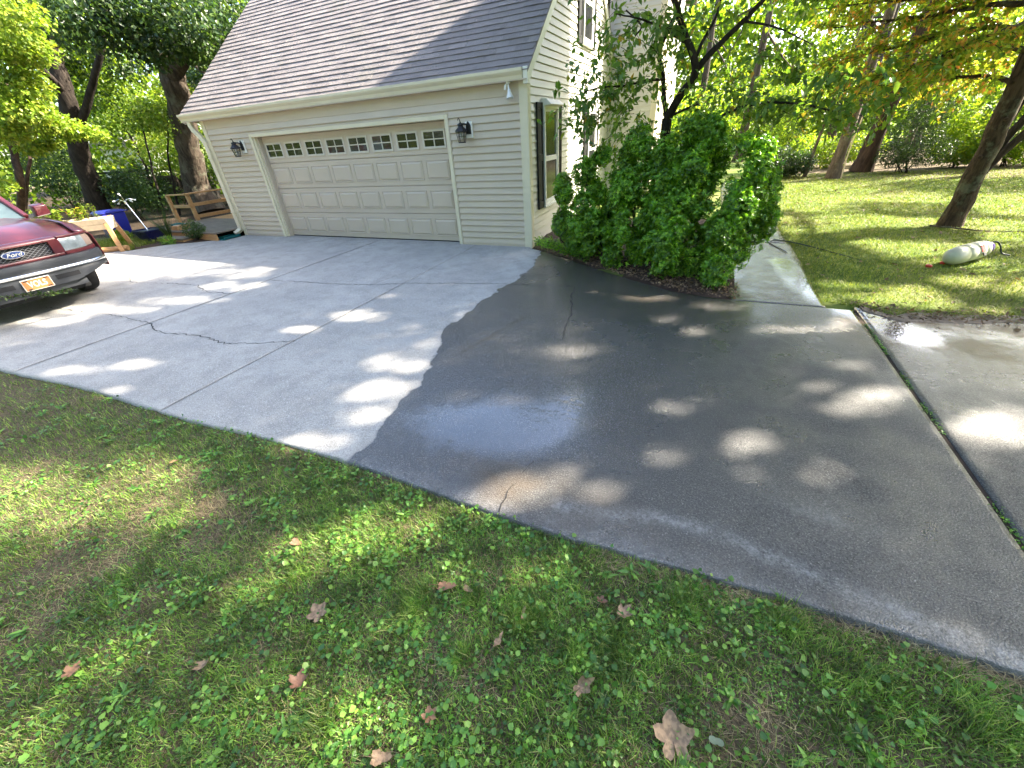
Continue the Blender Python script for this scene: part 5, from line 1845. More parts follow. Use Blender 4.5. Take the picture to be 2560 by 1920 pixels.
for z in (.35, 1.05, 1.42):
    MB().bar(fa + np.array([fd[1] * .12, -fd[0] * .12, z]), fb + np.array([fd[1] * .12, -fd[0] * .12, z]), .05, .10).build('rail', 'wood_dark', fence)
c = at(260, 345, 12.0)
nb = thing('pale_building', 'pale house glimpsed through the left woods behind the fence', 'house', (c[0], c[1], 0))
MB().box(c[0] - 3.2, c[0] + 2.6, c[1], c[1] + 4, 0, 2.7).build('wall', 'siding_pale', nb)
MB().prism([(c[0] - 3.5, 2.7), (c[0] + 2.9, 2.7), (c[0] - .3, 4.3)], 'y', c[1] - .2, c[1] + 4.2).build('roof', 'shingle', nb)
for dx in (-2.2, -.6, 1.0):
    MB().box(c[0] + dx, c[0] + dx + .8, c[1] - .03, c[1] + .02, .9, 2.1).build('window', 'glass', nb)


# ------------------------------------------------------------------ grass
def gz(x, y):
    z = -0.024 + 0.03 * (fbm(x * 1.7, y * 1.7, 3) - .5)
    return z + np.clip((x - 4.25) / 0.4, 0, 1) * np.clip((y + 2.05) / 0.4, 0, 1) * .02


def blades(name, x, y, h, w, lean, m, bend=.5, label=None, z0=None):
    n = len(x)
    z = gz(x, y) - .004 if z0 is None else z0
    C = np.c_[x, y, z]
    a = rng.uniform(0, 2 * math.pi, n)
    d = np.c_[np.cos(a), np.sin(a), np.zeros(n)]
    s = np.c_[-np.sin(a), np.cos(a), np.zeros(n)]
    up = np.array([0, 0, 1.0])[None]
    h_, w_, l_ = h[:, None], w[:, None], lean[:, None]
    m1 = C + up * h_ * .55 + d * h_ * l_ * .35
    tip = C + up * h_ * (1 - bend * l_ * .45) + d * h_ * l_
    V = np.stack([C - s * w_ / 2, C + s * w_ / 2, m1 + s * w_ * .42, m1 - s * w_ * .42, tip], 1).reshape(-1, 3)
    T = np.array([[0, 1, 2], [0, 2, 3], [3, 2, 4]])
    F = (T[None] + (np.arange(n) * 5)[:, None, None]).reshape(-1, 3)
    o = link(name, npmesh(name, V, F, m))
    tag(o, label, 'grass', kind='stuff')
    return o


def near_pts(n, spread=1.7):
    """places on the front lawn, thickest near the camera"""
    out = np.zeros((0, 2))
    while len(out) < n:
        p = np.c_[rng.uniform(-6.5, 7.5, n * 3), rng.uniform(-9.2, -5.8, n * 3)]
        r = np.hypot(p[:, 0] - 2.2, (p[:, 1] + 6.4) * 1.4)
        k = (rng.random(len(p)) < 1 / (1 + (r / spread) ** 2.6)) & (p[:, 1] < DRV_Y0(p[:, 0]) - .012)
        out = np.concatenate([out, p[k]])
    return out[:n]


def dryness(x, y):
    d = np.zeros_like(x)
    for px, py, r in ((430, 1030, .18), (330, 1110, .12), (250, 1210, .14), (480, 1090, .16), (1640, 1560, .09), (1560, 1540, .06), (560, 1420, .1), (950, 1400, .06), (330, 1290, .12), (1030, 1460, .06), (120, 1210, .15), (90, 1350, .15), (420, 1170, .12)):
        c = gnd(px, py, -.04)
        d = d + np.exp(-((x - c[0]) ** 2 + (y - c[1]) ** 2) / r ** 2)
    return np.clip(d * 1.1 + (fbm(x * 2.3 + 40, y * 2.3, 3) - .47) * 1.6, 0, 1)


p = near_pts(240000, 2.5)
dr = dryness(p[:, 0], p[:, 1])
k = rng.random(len(p)) > dr * .9
p = p[k]
tuft = fbm(p[:, 0] * 5 + 9, p[:, 1] * 5, 2)
n = len(p)
h = (.02 + .034 * rng.random(n)) * (0.6 + 0.9 * tuft)
blades('grass', p[:, 0], p[:, 1], h, .0022 + .0022 * rng.random(n), rng.uniform(.2, 1.3, n), 'blade', label='short green grass of the front lawn before the drive')
# longer dark tufts
cx = []
for px, py, r, m_ in ((1130, 1330, .10, 900), (900, 1310, .08, 500), (1020, 1300, .05, 300), (1240, 1420, .05, 260), (1330, 1400, .06, 300), (640, 1250, .1, 300), (1480, 1300, .08, 350), (2120, 1560, .10, 500), (1000, 1420, .04, 200), (700, 1560, .08, 300), (1700, 1350, .1, 400), (1900, 1500, .12, 500)):
    c = gnd(px, py, -.04)
    cx.append(np.c_[rng.normal(c[0], r * .6, m_), rng.normal(c[1], r * .6, m_)])
p = np.concatenate(cx)
p = p[p[:, 1] < DRV_Y0(p[:, 0]) - .01]
n = len(p)
blades('long_grass', p[:, 0], p[:, 1], rng.uniform(.045, .095, n), rng.uniform(.002, .0035, n), rng.uniform(.2, 1.0, n), 'blade', label='long dark grass tufts in the front lawn')
# straw and dead stalks
p = near_pts(120000, 2.4)
k = rng.random(len(p)) < .12 + dryness(p[:, 0], p[:, 1]) * .9
p = p[k]
n = len(p)
blades('dry_grass', p[:, 0], p[:, 1], rng.uniform(.012, .045, n), rng.uniform(.0012, .0024, n), rng.uniform(1.2, 3.2, n), 'straw', .35, label='matted dry straw-coloured grass in the front lawn')
n = 2600
xx = rng.uniform(2.6, 5.2, n)
yy = DRV_Y0(xx) - np.abs(rng.normal(.02, .05, n)) - .012
blades('edge_straw', xx, yy, rng.uniform(.015, .045, n), rng.uniform(.0014, .0026, n), rng.uniform(1.8, 3.4, n), 'straw', .3, label='long dead grass hanging over the drive edge')
# ground ivy: round leaves on short stalks
cl = near_pts(620, 2.0)
cl = np.concatenate([cl, np.array([gnd(px, py)[:2] for px, py in ((800, 1530), (760, 1580), (840, 1560), (780, 1610), (870, 1590), (820, 1490), (740, 1540), (900, 1560), (940, 1600), (720, 1620), (1000, 1580), (700, 1000), (760, 1030), (650, 985), (820, 1040), (880, 1075), (700, 1050), (1060, 1120), (1120, 1150), (1500, 1290), (1660, 1330), (1580, 1380), (420, 915), (560, 960))])])
cnt = rng.integers(10, 34, len(cl))
ctr = np.repeat(cl, cnt, 0) + rng.normal(0, .055, (cnt.sum(), 2))
ok = ctr[:, 1] < DRV_Y0(ctr[:, 0]) + .02
ctr = ctr[ok]
n = len(ctr)
sz = rng.uniform(.007, .026, n) * (.7 + .6 * rng.random(n))
a = rng.uniform(0, 2 * math.pi, n)
D = np.c_[np.cos(a), np.sin(a), rng.normal(0, .15, n)]
C = np.c_[ctr, gz(ctr[:, 0], ctr[:, 1]) + rng.uniform(.015, .05, n)] - D * sz[:, None] * .5
gi = leaf_obj('ground_ivy', C, D, rng.normal(0, .5, (n, 3)) + [0, 0, 1], sz, sz * 1.05, 'weed_leaf', None, 2, .10, .06)
tag(gi, 'round-leaved green weeds spread through the front lawn', 'weeds', kind='stuff')
# fine clover and moss leaves
p = near_pts(110000, 2.3)
k = fbm(p[:, 0] * 3 + 2, p[:, 1] * 3 + 8, 3) > .42
p = p[k]
n = len(p)
sz = rng.uniform(.005, .011, n)
C = np.c_[p, gz(p[:, 0], p[:, 1]) + rng.uniform(.004, .032, n)]
cv = leaf_obj('clover', C, rng.normal(size=(n, 3)) * [1, 1, .35], rng.normal(0, .35, (n, 3)) + [0, 0, 1], sz, sz * .85, 'weed_leaf', None, 1, .1, .05)
tag(cv, 'fine small-leaved clover between the grass blades', 'clover', kind='stuff')

ro = near_pts(230, 2.0)
ro = np.concatenate([ro, np.array([gnd(px, py)[:2] for px, py in ((150, 1330), (60, 1420), (260, 1500), (330, 1560), (520, 1330), (480, 1180), (620, 1140), (1000, 1120), (1420, 1260), (1560, 1330), (380, 1250), (250, 1300))])])
nl_ = rng.integers(6, 13, len(ro))
c_ = np.repeat(ro, nl_, 0)
n = len(c_)
a = rng.uniform(0, 2 * math.pi, n)
D = np.c_[np.cos(a), np.sin(a), rng.uniform(.15, .8, n)]
C = np.c_[c_ + rng.normal(0, .008, (n, 2)), gz(c_[:, 0], c_[:, 1]) + rng.uniform(.004, .02, n)]
bw = leaf_obj('broad_weeds', C, D, np.c_[-D[:, 0] * .5, -D[:, 1] * .5, np.ones(n)] + rng.normal(0, .2, (n, 3)), rng.uniform(.025, .062, n), rng.uniform(.010, .021, n), 'weed_leaf', None, 2, .14, .22)
tag(bw, 'broad-leaved weed rosettes scattered in the front lawn', 'weeds', kind='stuff')

# lawn on the right
n = 210000
x = 4.18 + (rng.random(n) ** 1.25) * 12.5
y = -2.15 + (rng.random(n) ** 1.5) * 13.5
k = (y > lawn_y(x) + .02) & (x > 4.17 + .03 * np.sin(y * 3)) & (rng.random(n) < np.interp(y - lawn_y(x), [0, .35, .8], [.12, .5, 1.0]))
x, y = x[k], y[k]
n = len(x)
tuft = fbm(x * 1.6, y * 1.6, 3)
d_ = np.hypot(x - CAM[0], y - CAM[1])
blades('lawn_grass', x, y, (.02 + .035 * rng.random(n)) * (.5 + tuft), (.004 + .004 * rng.random(n)) * np.interp(d_, [5, 14], [.8, 1.7]), rng.uniform(.3, 1.5, n), 'blade_lawn', label='mown sunlit lawn grass right of the walk')
# sprigs growing in the joint of the drive
n = 1100
y = rng.uniform(-5.8, -2.2, n)
k = fbm(y * 2.2 + 4, y * 0 + 2, 3) > .45
y = y[k]
n = len(y)
x = 4.5 + rng.normal(0, .010, n)
C = np.c_[x, y, rng.uniform(-.01, .012, n)]
jw = leaf_obj('joint_weeds', C, rng.normal(size=(n, 3)) * [1, 1, .5] + [0, 0, .3], rng.normal(0, .4, (n, 3)) + [0, 0, 1], rng.uniform(.008, .022, n), rng.uniform(.005, .014, n), 'weed_leaf')
tag(jw, 'small weeds growing in the long joint of the drive', 'weeds', kind='stuff')
js = MB().box(4.4855, 4.5145, -5.85, -2.0, -.03, -.008).build('joint_soil', 'foliage_soil', drive)
# loose leaves scattered over the right lawn and drive edge
n = 420
x = rng.uniform(4.3, 10, n)
y = rng.uniform(-1.9, 9, n)
C = np.c_[x, y, gz(x, y) + .02]
fl2 = leaf_obj('scattered_leaves', C, rng.normal(size=(n, 3)) * [1, 1, .2], rng.normal(0, .3, (n, 3)) + [0, 0, 1], rng.uniform(.04, .09, n), rng.uniform(.03, .06, n), 'litter')
tag(fl2, 'small fallen leaves scattered over the right lawn', 'fallen leaves', kind='stuff')

# muddy strip between drive and lawn, standing water
n = 46
xx = np.linspace(4.56, 6.6, n)
lo = lawn_y(xx) + .03 - .10 * np.exp(-((xx - 5.0) / .5) ** 2)
hi = lo + .04 + .34 * fbm(xx * 3, xx * 0, 3) * np.interp(xx, [4.2, 4.6, 5.6, 6.6], [.2, 1, 1, .5])
lo = lo - .10 * fbm(xx * 4 + 8, xx * 0, 3)
t_ = np.linspace(0, 1, 8)
X = np.repeat(xx[None], 8, 0)
Y = lo[None] + t_[:, None] * (hi - lo)[None]
Z = .004 + .010 * np.sin(t_[:, None] * math.pi) * (fbm(X * 12, Y * 12, 3) - .2) - .03 * ((t_[:, None] > .95) | (t_[:, None] < .05))
i = np.arange(7)[:, None] * n + np.arange(n - 1)[None]
mu = link('mud_strip', npmesh('mud_strip', np.stack([X, Y, Z], -1).reshape(-1, 3), np.stack([i, i + 1, i + n + 1, i + n], -1).reshape(-1, 4), 'mud', smooth=True))
tag(mu, 'pinkish wet mud along the lawn edge beside the drive', 'mud', kind='stuff')
n = 900
x = rng.uniform(4.5, 7.5, n)
y = lawn_y(x) + .03 + rng.normal(.06, .12, n)
C = np.c_[x, y, np.full(n, .008) + rng.uniform(0, .012, n)]
db = leaf_obj('mud_debris', C, rng.normal(size=(n, 3)) * [1, 1, .3], rng.normal(0, .5, (n, 3)) + [0, 0, 1], rng.uniform(.012, .06, n), rng.uniform(.008, .03, n), 'litter')
tag(db, 'bits of leaf and bark washed along the muddy lawn edge', 'debris', kind='stuff')
n = 2600
x = rng.uniform(4.3, 8.0, n)
y = lawn_y(x) + np.abs(rng.normal(.10, .10, n)) + .03
blades('edge_grass', x, y, rng.uniform(.025, .07, n), rng.uniform(.004, .008, n), rng.uniform(.5, 1.9, n), 'blade_lawn', label='ragged grass tufts over the muddy lawn edge')

# ------------------------------------------------------------------ fallen leaves on the front lawn, one by one
leaf_mat('dead_leaf', [(0.0, (0.27, 0.175, 0.105)), (1.0, (0.34, 0.225, 0.135))], .15, .6, 55, dark=.55)
leaf_mat('dead_leaf_red', [(0.0, (0.23, 0.115, 0.06)), (1.0, (0.30, 0.16, 0.085))], .15, .6, 30, dark=.7)
leaf_mat('dead_leaf_dark', [(0.0, (0.12, 0.06, 0.035)), (1.0, (0.2, 0.10, 0.06))], .1, .6, 30, dark=.7)
leaf_mat('leaf_pale_green', [(0.0, (0.12, 0.17, 0.11)), (1.0, (0.15, 0.20, 0.13))], .2, .6, 30, dark=.8)


def fallen_leaf(px, py, size, rot, m, label, lobes=5, curl=.25, wid=1.0, up=.045):
    c = gnd(px, py, 0.0)
    n = 60
    th = np.linspace(0, 2 * math.pi, n, endpoint=False)
    if lobes:
        prof = .50 + .34 * np.abs(np.cos(th * lobes / 2)) ** 1.4 + .10 * np.cos(th) + .05 * np.cos(th * 11 + 1) + .025 * rng.normal(size=n)
        prof = np.where(np.abs(th - math.pi) < .10, prof * .35, prof)
    else:
        prof = np.abs(np.cos(th)) * .55 + .42 + .02 * rng.normal(size=n)
    rings = [0.0, .35, .7, 1.0]
    V = [(0, 0, 0)]
    for f in rings[1:]:
        for a, r in zip(th, prof):
            x, y = math.cos(a) * r * f, math.sin(a) * r * f * wid
            vein = .05 * abs(math.sin(a * (lobes or 2) / 2)) * f
            z = curl * (x * x * .7 + y * y * 1.2) - .10 * curl * f + vein + .05 * math.sin(3 * x + 2 * y + size * 90) * f
            V.append((x, y, z))
    V = np.array(V) * size
    F = [(0, 1 + k, 1 + (k + 1) % n) for k in range(n)]
    Q4 = [(1 + r * n + k, 1 + (r + 1) * n + k, 1 + (r + 1) * n + (k + 1) % n, 1 + r * n + (k + 1) % n) for r in range(2) for k in range(n)]
    R_ = Matrix.Rotation(rng.normal(0, .18), 3, 'X') @ Matrix.Rotation(rng.normal(0, .18), 3, 'Y') @ Matrix.Rotation(rot, 3, 'Z')
    V = V @ np.array(R_).T + np.array([c[0], c[1], 0])
    V[:, 2] += up - .03
    T = thing('fallen_leaf', label, 'leaf', (c[0], c[1], up - .03), 'dry leaves lying on the front lawn')
    link('blade', npmesh('blade', V, [np.array(F), np.array(Q4)], m, smooth=True), T)
    s = MB()
    q = np.array(R_) @ np.array([-size * .2, 0, 0]) + [c[0], c[1], up - .03]
    e = np.array(R_) @ np.array([-size * 1.15, size * .15, 0.0]) + [c[0], c[1], up - .03]
    s.tube([q, (q + e) / 2 + [0, 0, size * .06], e], [size * .022, size * .018, size * .014], 5)
    s.build('stalk', m, T)


fallen_leaf(1452, 1600, .085, 1.9, 'dead_leaf', 'largest tan lobed leaf, at the bottom of the picture', 5, .3)
fallen_leaf(1256, 1488, .055, .9, 'dead_leaf', 'curled tan leaf with one lobe standing up, above the largest leaf', 5, 1.2, .6)
fallen_leaf(930, 1550, .036, 2.4, 'dead_leaf_red', 'small reddish lobed leaf beside the round-leaved weeds', 5, .3)
fallen_leaf(962, 1270, .060, .4, 'dead_leaf_red', 'reddish brown leaf lying flat in the middle of the front lawn', 3, .3, .5)
fallen_leaf(690, 1328, .055, 2.8, 'dead_leaf', 'pale tan star-shaped leaf in the shaded grass', 5, .25)
fallen_leaf(1346, 1330, .050, 1.2, 'dead_leaf', 'brown curled leaf right of the dark grass tufts', 5, .7, .8)
fallen_leaf(1298, 1302, .030, .3, 'dead_leaf_dark', 'small dark brown leaf just above the curled brown leaf', 5, .5)
fallen_leaf(440, 1440, .055, .6, 'dead_leaf', 'narrow tan leaf on its edge in the lower corner grass', 3, 1.0, .45)
fallen_leaf(648, 1478, .045, 2.1, 'dead_leaf_dark', 'brown crumpled leaf among straw near the bottom', 5, .7)
fallen_leaf(640, 1175, .040, .2, 'dead_leaf_red', 'orange-brown leaf at the edge of a sunny spot', 3, .4, .7)
fallen_leaf(1075, 1390, .045, 1.5, 'dead_leaf', 'narrow wavy tan leaf left of the dark grass tufts', 4, .6, .38)
fallen_leaf(1130, 1330, .034, 1.7, 'dead_leaf', 'thin folded straw-coloured leaf in the long dark grass', 0, .8, .3)
fallen_leaf(1545, 1605, .026, .2, 'leaf_pale_green', 'small oval grey-green leaf next to the largest leaf', 0, .2, .8)
fallen_leaf(820, 1640, .048, .5, 'dead_leaf', 'tan leaf cut off by the bottom frame edge', 3, .8, .6)
fallen_leaf(160, 1455, .040, 2.0, 'dead_leaf_red', 'small rusty leaf far down in the corner grass', 5, .5)
fallen_leaf(380, 1000, .05, .4, 'dead_leaf_red', 'rusty leaf in the grass near the drive edge above the sunny patch', 3, .5, .6)
fallen_leaf(1010, 1276, .034, .1, 'dead_leaf', 'pale little leaf touching the flat reddish leaf', 3, .4, .6)

# ------------------------------------------------------------------ parked truck (nose towards +X)
mat('paint_red', (0.15, 0.026, 0.032), .34, .06, 3, coat=.6, col2=(0.085, 0.010, 0.016))
mat('paint_grey', (0.12, 0.12, 0.13), .38, .06, 3, coat=.4)
mat('bumper_grey', (0.05, 0.053, 0.06), .42, .08, 6)
mat('headlight', (0.32, 0.36, 0.37), .12, .1, 12, coat=1.0, col2=(0.18, 0.21, 0.22))
mat('signal_amber', (0.34, 0.25, 0.20), .2, .05, 8, coat=1.0)
mat('grille_dark', (0.012, 0.012, 0.014), .6, .1, 8)
mat('grille_bar', (0.16, 0.16, 0.17), .45, .1, 8)
mat('emblem_blue', (0.006, 0.03, 0.16), .2, .05, 8, coat=1.0)
mat('plate_orange', (0.38, 0.15, 0.05), .4, .05, 20)
mat('plate_white', (0.55, 0.52, 0.47), .4, .04, 20)
mat('tyre', (0.02, 0.02, 0.021), .85, .2, 20, bump=.3, bscale=60)
YC = -4.87
truck = thing('pickup_truck', 'dark red pickup truck with grey bumper parked at the edge of the picture', 'truck', (-8.2, YC, 0))
HW = 0.985


def nx_(y, off=0.0):
    """plan shape of the nose: bowed, falling back towards the corners"""
    u = np.abs(np.asarray(y) / HW)
    return -5.58 - 0.10 * u ** 2 - 0.30 * np.clip(u - .72, 0, 1) ** 1.6 * 4.0 + off


def curved(y0, y1, z0, z1, off=0.0, th=.05, bulge=0.0, ny=24, nz=6, slope=0.0):
    """a panel that follows the nose between y0..y1 (truck axis) and z0..z1 (numbers or functions of y)"""
    ys = np.linspace(y0, y1, ny)
    f0 = (lambda y: z0) if not callable(z0) else z0
    f1 = (lambda y: z1) if not callable(z1) else z1
    V, F = [], []
    for layer in (0, 1):
        for j in range(nz):
            t = j / (nz - 1)
            for y in ys:
                z = f0(y) + (f1(y) - f0(y)) * t
                x = float(nx_(y, off)) + bulge * math.sin(math.pi * t) - slope * t - layer * th
                V.append((x, YC + y, z))
    n = ny * nz
    for j in range(nz - 1):
        for i in range(ny - 1):
            a = j * ny + i
            F.append((a, a + 1, a + ny + 1, a + ny))
            F.append((n + a, n + a + ny, n + a + ny + 1, n + a + 1))
    for j in range(nz - 1):
        a, b = j * ny, j * ny + ny - 1
        F.append((a, a + ny, n + a + ny, n + a))
        F.append((b, n + b, n + b + ny, b + ny))
    for i in range(ny - 1):
        a = (nz - 1) * ny + i
        F.append((i, n + i, n + i + 1, i + 1))
        F.append((a, a + 1, n + a + 1, n + a))
    return MB().add(V, F)


# bumper: upper grey pad, chrome strip, lower body with openings, air dam
curved(-.95, .95, .61, .725, .09, .16, .012, 32).build('bumper_pad', 'bumper_grey', truck, smooth=True)
curved(-.955, .955, .565, .612, .115, .06, .018, 32).build('bumper_chrome', 'chrome', truck, smooth=True)
bmp = curved(-.955, .955, lambda y: .385 + .11 * min(1, max(0, (abs(y) - .45) / .4)), .564, .095, .14, .015, 32).build('bumper', 'bumper_grey', truck, smooth=True)
for sg in (-1, 1):
    curved(sg * .22 if sg > 0 else -.50, .50 if sg > 0 else -.22, .455, .515, .115, .02, 0, 8).build('bumper_slot', 'grille_dark', bmp)
curved(-.56, .56, .30, .384, .03, .10, .01, 28).build('air_dam', 'bumper_grey', truck, smooth=True)
curved(-.6, .6, .24, .30, -.06, .05, 0, 20).build('lower_valance', 'tyre', truck, smooth=True)
# front clip: body colour around grille and lamps
g0, g1 = .745, .955
curved(-.50, .50, .727, .762, .02, .08, .006, 24).build('grille_surround', 'paint_red', truck, smooth=True)
curved(-.50, .50, .935, .985, .015, .10, .010, 24, slope=.03).build('grille_surround', 'paint_red', truck, smooth=True)
for sg in (-1, 1):
    a, b = sorted((sg * .40, sg * .52))
    curved(a, b, .760, .945, .018, .09, .004, 8).build('grille_surround', 'paint_red', truck, smooth=True)
    a, b = sorted((sg * .525, sg * .815))
    hl = curved(a, b, lambda y, s_=sg: .775 + .02 * (abs(y) - .52), lambda y: .945 - .02 * (abs(y) - .52), .012, .10, .018, 12, slope=.025).build('headlight', 'headlight', truck, smooth=True)
    a, b = sorted((sg * .820, sg * .945))
    curved(a, b, .785, .938, -.002, .08, .012, 8, slope=.02).build('corner_lamp', 'signal_amber', truck, smooth=True)
    a, b = sorted((sg * .525, sg * .95))
    curved(a, b, .727, .772, .010, .09, .004, 12).build('lamp_surround', 'paint_red', truck, smooth=True)
    curved(a, b, .948, .975, .0, .10, .004, 12).build('lamp_surround', 'paint_red', truck, smooth=True)
gb = curved(-.40, .40, .760, .940, -.045, .02).build('grille', 'grille_dark', truck)
hb = MB()
for r in range(9):
    z = .772 + r * .0195
    m_ = 26
    P = []
    for k in range(m_ + 1):
        y = -.395 + .79 * k / m_
        P.append((float(nx_(y)) - .022, YC + y, z + (.0075 if (k + r) % 2 else -.0075)))
    hb.tube(P, .0042, 4, False)
hb.build('grille_mesh', 'grille_bar', truck)
# oval badge with script
em = MB()
for nm, ry, rz, off, m_ in (('badge', .118, .048, .006, 'chrome'), ('badge_field', .108, .041, .014, 'emblem_blue')):
    V = []
    n_ = 28
    for layer, xo in ((0, 0.0), (1, -.02)):
        for k in range(n_):
            a = 2 * math.pi * k / n_
            V.append((-5.58 + off + xo, YC + ry * math.cos(a), .852 + rz * math.sin(a)))
    F = [tuple(range(n_)), tuple(reversed(range(n_, 2 * n_)))] + [(k, n_ + k, n_ + (k + 1) % n_, (k + 1) % n_) for k in range(n_)]
    e_ = MB().add(V, F).build(nm, m_, truck if nm == 'badge' else badge_o, .002)
    if nm == 'badge':
        badge_o = e_


def text_mesh(name, body, size, m, parent, loc, rot, shear=0.0, bold=0.0, sx=1.0):
    cu = bpy.data.curves.new(name, 'FONT')
    cu.body = body
    cu.size = size
    cu.align_x = 'CENTER'
    cu.align_y = 'CENTER'
    cu.extrude = .0012
    cu.shear = shear
    cu.offset = bold
    to = bpy.data.objects.new(name, cu)
    COL.objects.link(to)
    dg = bpy.context.evaluated_depsgraph_get()
    me = bpy.data.meshes.new_from_object(to.evaluated_get(dg))
    bpy.data.objects.remove(to)
    M_ = Matrix.Translation(loc) @ Matrix.Rotation(rot[2], 4, 'Z') @ Matrix.Rotation(rot[0], 4, 'X') @ Matrix.Diagonal((sx, 1, 1, 1))
    me.transform(M_)
    me.materials.clear()
    me.materials.append(MATS[m])
    return link(name, me, parent)


text_mesh('badge_script', 'Ford', .07, 'chrome', badge_o, (-5.563, YC, .852), (rad(90), 0, rad(90)), .35, .001, 1.15)
pl = MB().box(-5.452, -5.444, YC - .153, YC + .153, .395, .547).build('number_plate', 'plate_white', truck, .004)
MB().box(-5.4435, -5.442, YC - .143, YC + .143, .405, .537).build('plate_field', 'plate_orange', pl)
text_mesh('plate_text', 'VOLS', .105, 'plate_white', pl, (-5.4405, YC, .471), (rad(90), 0, rad(90)), .0, .002, .78)
for sy in (-1, 1):
    for sz in (-1, 1):
        MB().box(-5.4415, -5.440, YC + sy * .105 - .022, YC + sy * .105 + .022, .471 + sz * .055 - .007, .471 + sz * .055 + .007).build('plate_slot', 'wood_dark', pl)
# hood, fenders, cab
def sheet(fn, nu, nv, m, name, th=0.012):
    V = [fn(i / (nu - 1), j / (nv - 1)) for j in range(nv) for i in range(nu)]
    F = [(j * nu + i, j * nu + i + 1, (j + 1) * nu + i + 1, (j + 1) * nu + i) for j in range(nv - 1) for i in range(nu - 1)]
    o = MB().add(V, F).build(name, m, truck, smooth=True)
    sm = o.modifiers.new('thick', 'SOLIDIFY')
    sm.thickness = th
    return o


def hood_fn(u, v):
    y = -.80 + 1.60 * u
    xf = float(nx_(y)) - .075
    x = xf + (-6.98 - xf) * v
    z = .985 + .155 * math.sin(min(1, v * 2.1) * math.pi / 2) + .07 * v - .05 * (abs(y) / .8) ** 3 + .014 * math.exp(-((abs(y) - .55) / .06) ** 2) * min(1, v * 4) - .02 * max(0, .12 - v) * 8
    return (x, YC + y, z)


sheet(hood_fn, 34, 22, 'paint_red', 'hood')
for sg in (-1, 1):
    def fend(u, v, sg=sg):
        # u along the length, v from the hood edge down the side
        y0 = .805
        xf = float(nx_(.90)) - .02
        x = xf + (-7.55 - xf) * u
        a = v * math.pi / 2
        if v < .45:
            t = v / .45
            y = y0 + (HW - y0) * math.sin(t * math.pi / 2)
            z = 1.085 + .045 * min(1, u * 3) + .03 * u - .11 * (1 - math.cos(t * math.pi / 2))
            z -= .10 * max(0, .15 - u) / .15
        else:
            t = (v - .45) / .55
            y = HW + .012 * math.sin(t * math.pi)
            zb = .44
            d = (x + 6.62) / .50
            if abs(d) < 1:
                zb = max(zb, .36 + .50 * math.sqrt(1 - d * d))
            zt = 1.085 + .045 * min(1, u * 3) + .03 * u - .11 - .10 * max(0, .15 - u) / .15
            z = zt + (zb - zt) * t
        return (x, YC + sg * y, z)
    sheet(fend, 44, 18, 'paint_red', 'fender')
    W = MB()
    W.lathe([(.20, -.11), (.30, -.115), (.355, -.10), (.37, -.06), (.37, .06), (.355, .10), (.30, .115), (.20, .11)], (-6.62, YC + sg * .84, .37), 30, 'y')
    wo = W.build('wheel', 'tyre', truck, smooth=True)
    MB().lathe([(.02, -.05), (.20, -.04), (.205, .06), (.19, .10), (.12, .05), (.05, .07), (.02, .07)] if sg > 0 else [(.02, .05), (.20, .04), (.205, -.06), (.19, -.10), (.12, -.05), (.05, -.07), (.02, -.07)], (-6.62, YC + sg * .84, .37), 20, 'y').build('rim', 'steel', wo, smooth=True)
    W2 = MB()
    W2.lathe([(.20, -.11), (.30, -.115), (.355, -.10), (.37, -.06), (.37, .06), (.355, .10), (.30, .115), (.20, .11)], (-10.1, YC + sg * .84, .37), 30, 'y').build('wheel', 'tyre', truck, smooth=True)
    # door, sill, bed side
    MB().prism([(-7.56, .45), (-9.1, .45), (-9.1, 1.12), (-7.56, 1.14)], 'y', *(sorted((YC + sg * .93, YC + sg * .995)))).build('door', 'paint_red', truck, .012)
    MB().prism([(-9.11, .45), (-11.2, .45), (-11.2, 1.12), (-9.11, 1.12)], 'y', *(sorted((YC + sg * .93, YC + sg * .995)))).build('bed_side', 'paint_red', truck, .012)
    # A pillar, side window, mirror
    MB().bar((-7.02, YC + sg * .80, 1.17), (-7.72, YC + sg * .68, 1.74), .07, .09).build('windshield_pillar', 'paint_red', truck, .01)
    MB().hexa([(-7.3, YC + sg * .90, 1.14), (-9.0, YC + sg * .90, 1.13), (-8.9, YC + sg * .72, 1.70), (-7.75, YC + sg * .70, 1.70)], [(-7.3, YC + sg * .89, 1.14), (-9.0, YC + sg * .89, 1.13), (-8.9, YC + sg * .71, 1.70), (-7.75, YC + sg * .69, 1.70)]).build('side_window', 'glass_car', truck)
    mr = MB().hexa([(-7.30, YC + sg * 1.03, 1.14), (-7.30, YC + sg * 1.21, 1.16), (-7.30, YC + sg * 1.20, 1.30), (-7.30, YC + sg * 1.04, 1.29)],
                   [(-7.42, YC + sg * 1.02, 1.12), (-7.42, YC + sg * 1.23, 1.14), (-7.42, YC + sg * 1.22, 1.33), (-7.42, YC + sg * 1.02, 1.32)]).build('mirror', 'paint_red', truck, .02, True, 2)
    MB().bar((-7.40, YC + sg * .93, 1.15), (-7.37, YC + sg * 1.05, 1.17), .05, .05).build('mirror_arm', 'bumper_grey', mr)
MB().hexa([(-7.0, YC - .78, 1.165), (-7.0, YC + .78, 1.165), (-7.70, YC + .66, 1.72), (-7.70, YC - .66, 1.72)], [(-7.012, YC - .78, 1.155), (-7.012, YC + .78, 1.155), (-7.712, YC + .66, 1.71), (-7.712, YC - .66, 1.71)]).build('windshield', 'glass_car', truck)
MB().box(-9.1, -7.72, YC - .72, YC + .72, 1.70, 1.80).build('cab_roof', 'paint_red', truck, .04, True, 2)
MB().box(-7.12, -6.96, YC - .80, YC + .80, 1.10, 1.155).build('cowl', 'grille_dark', truck, .01)
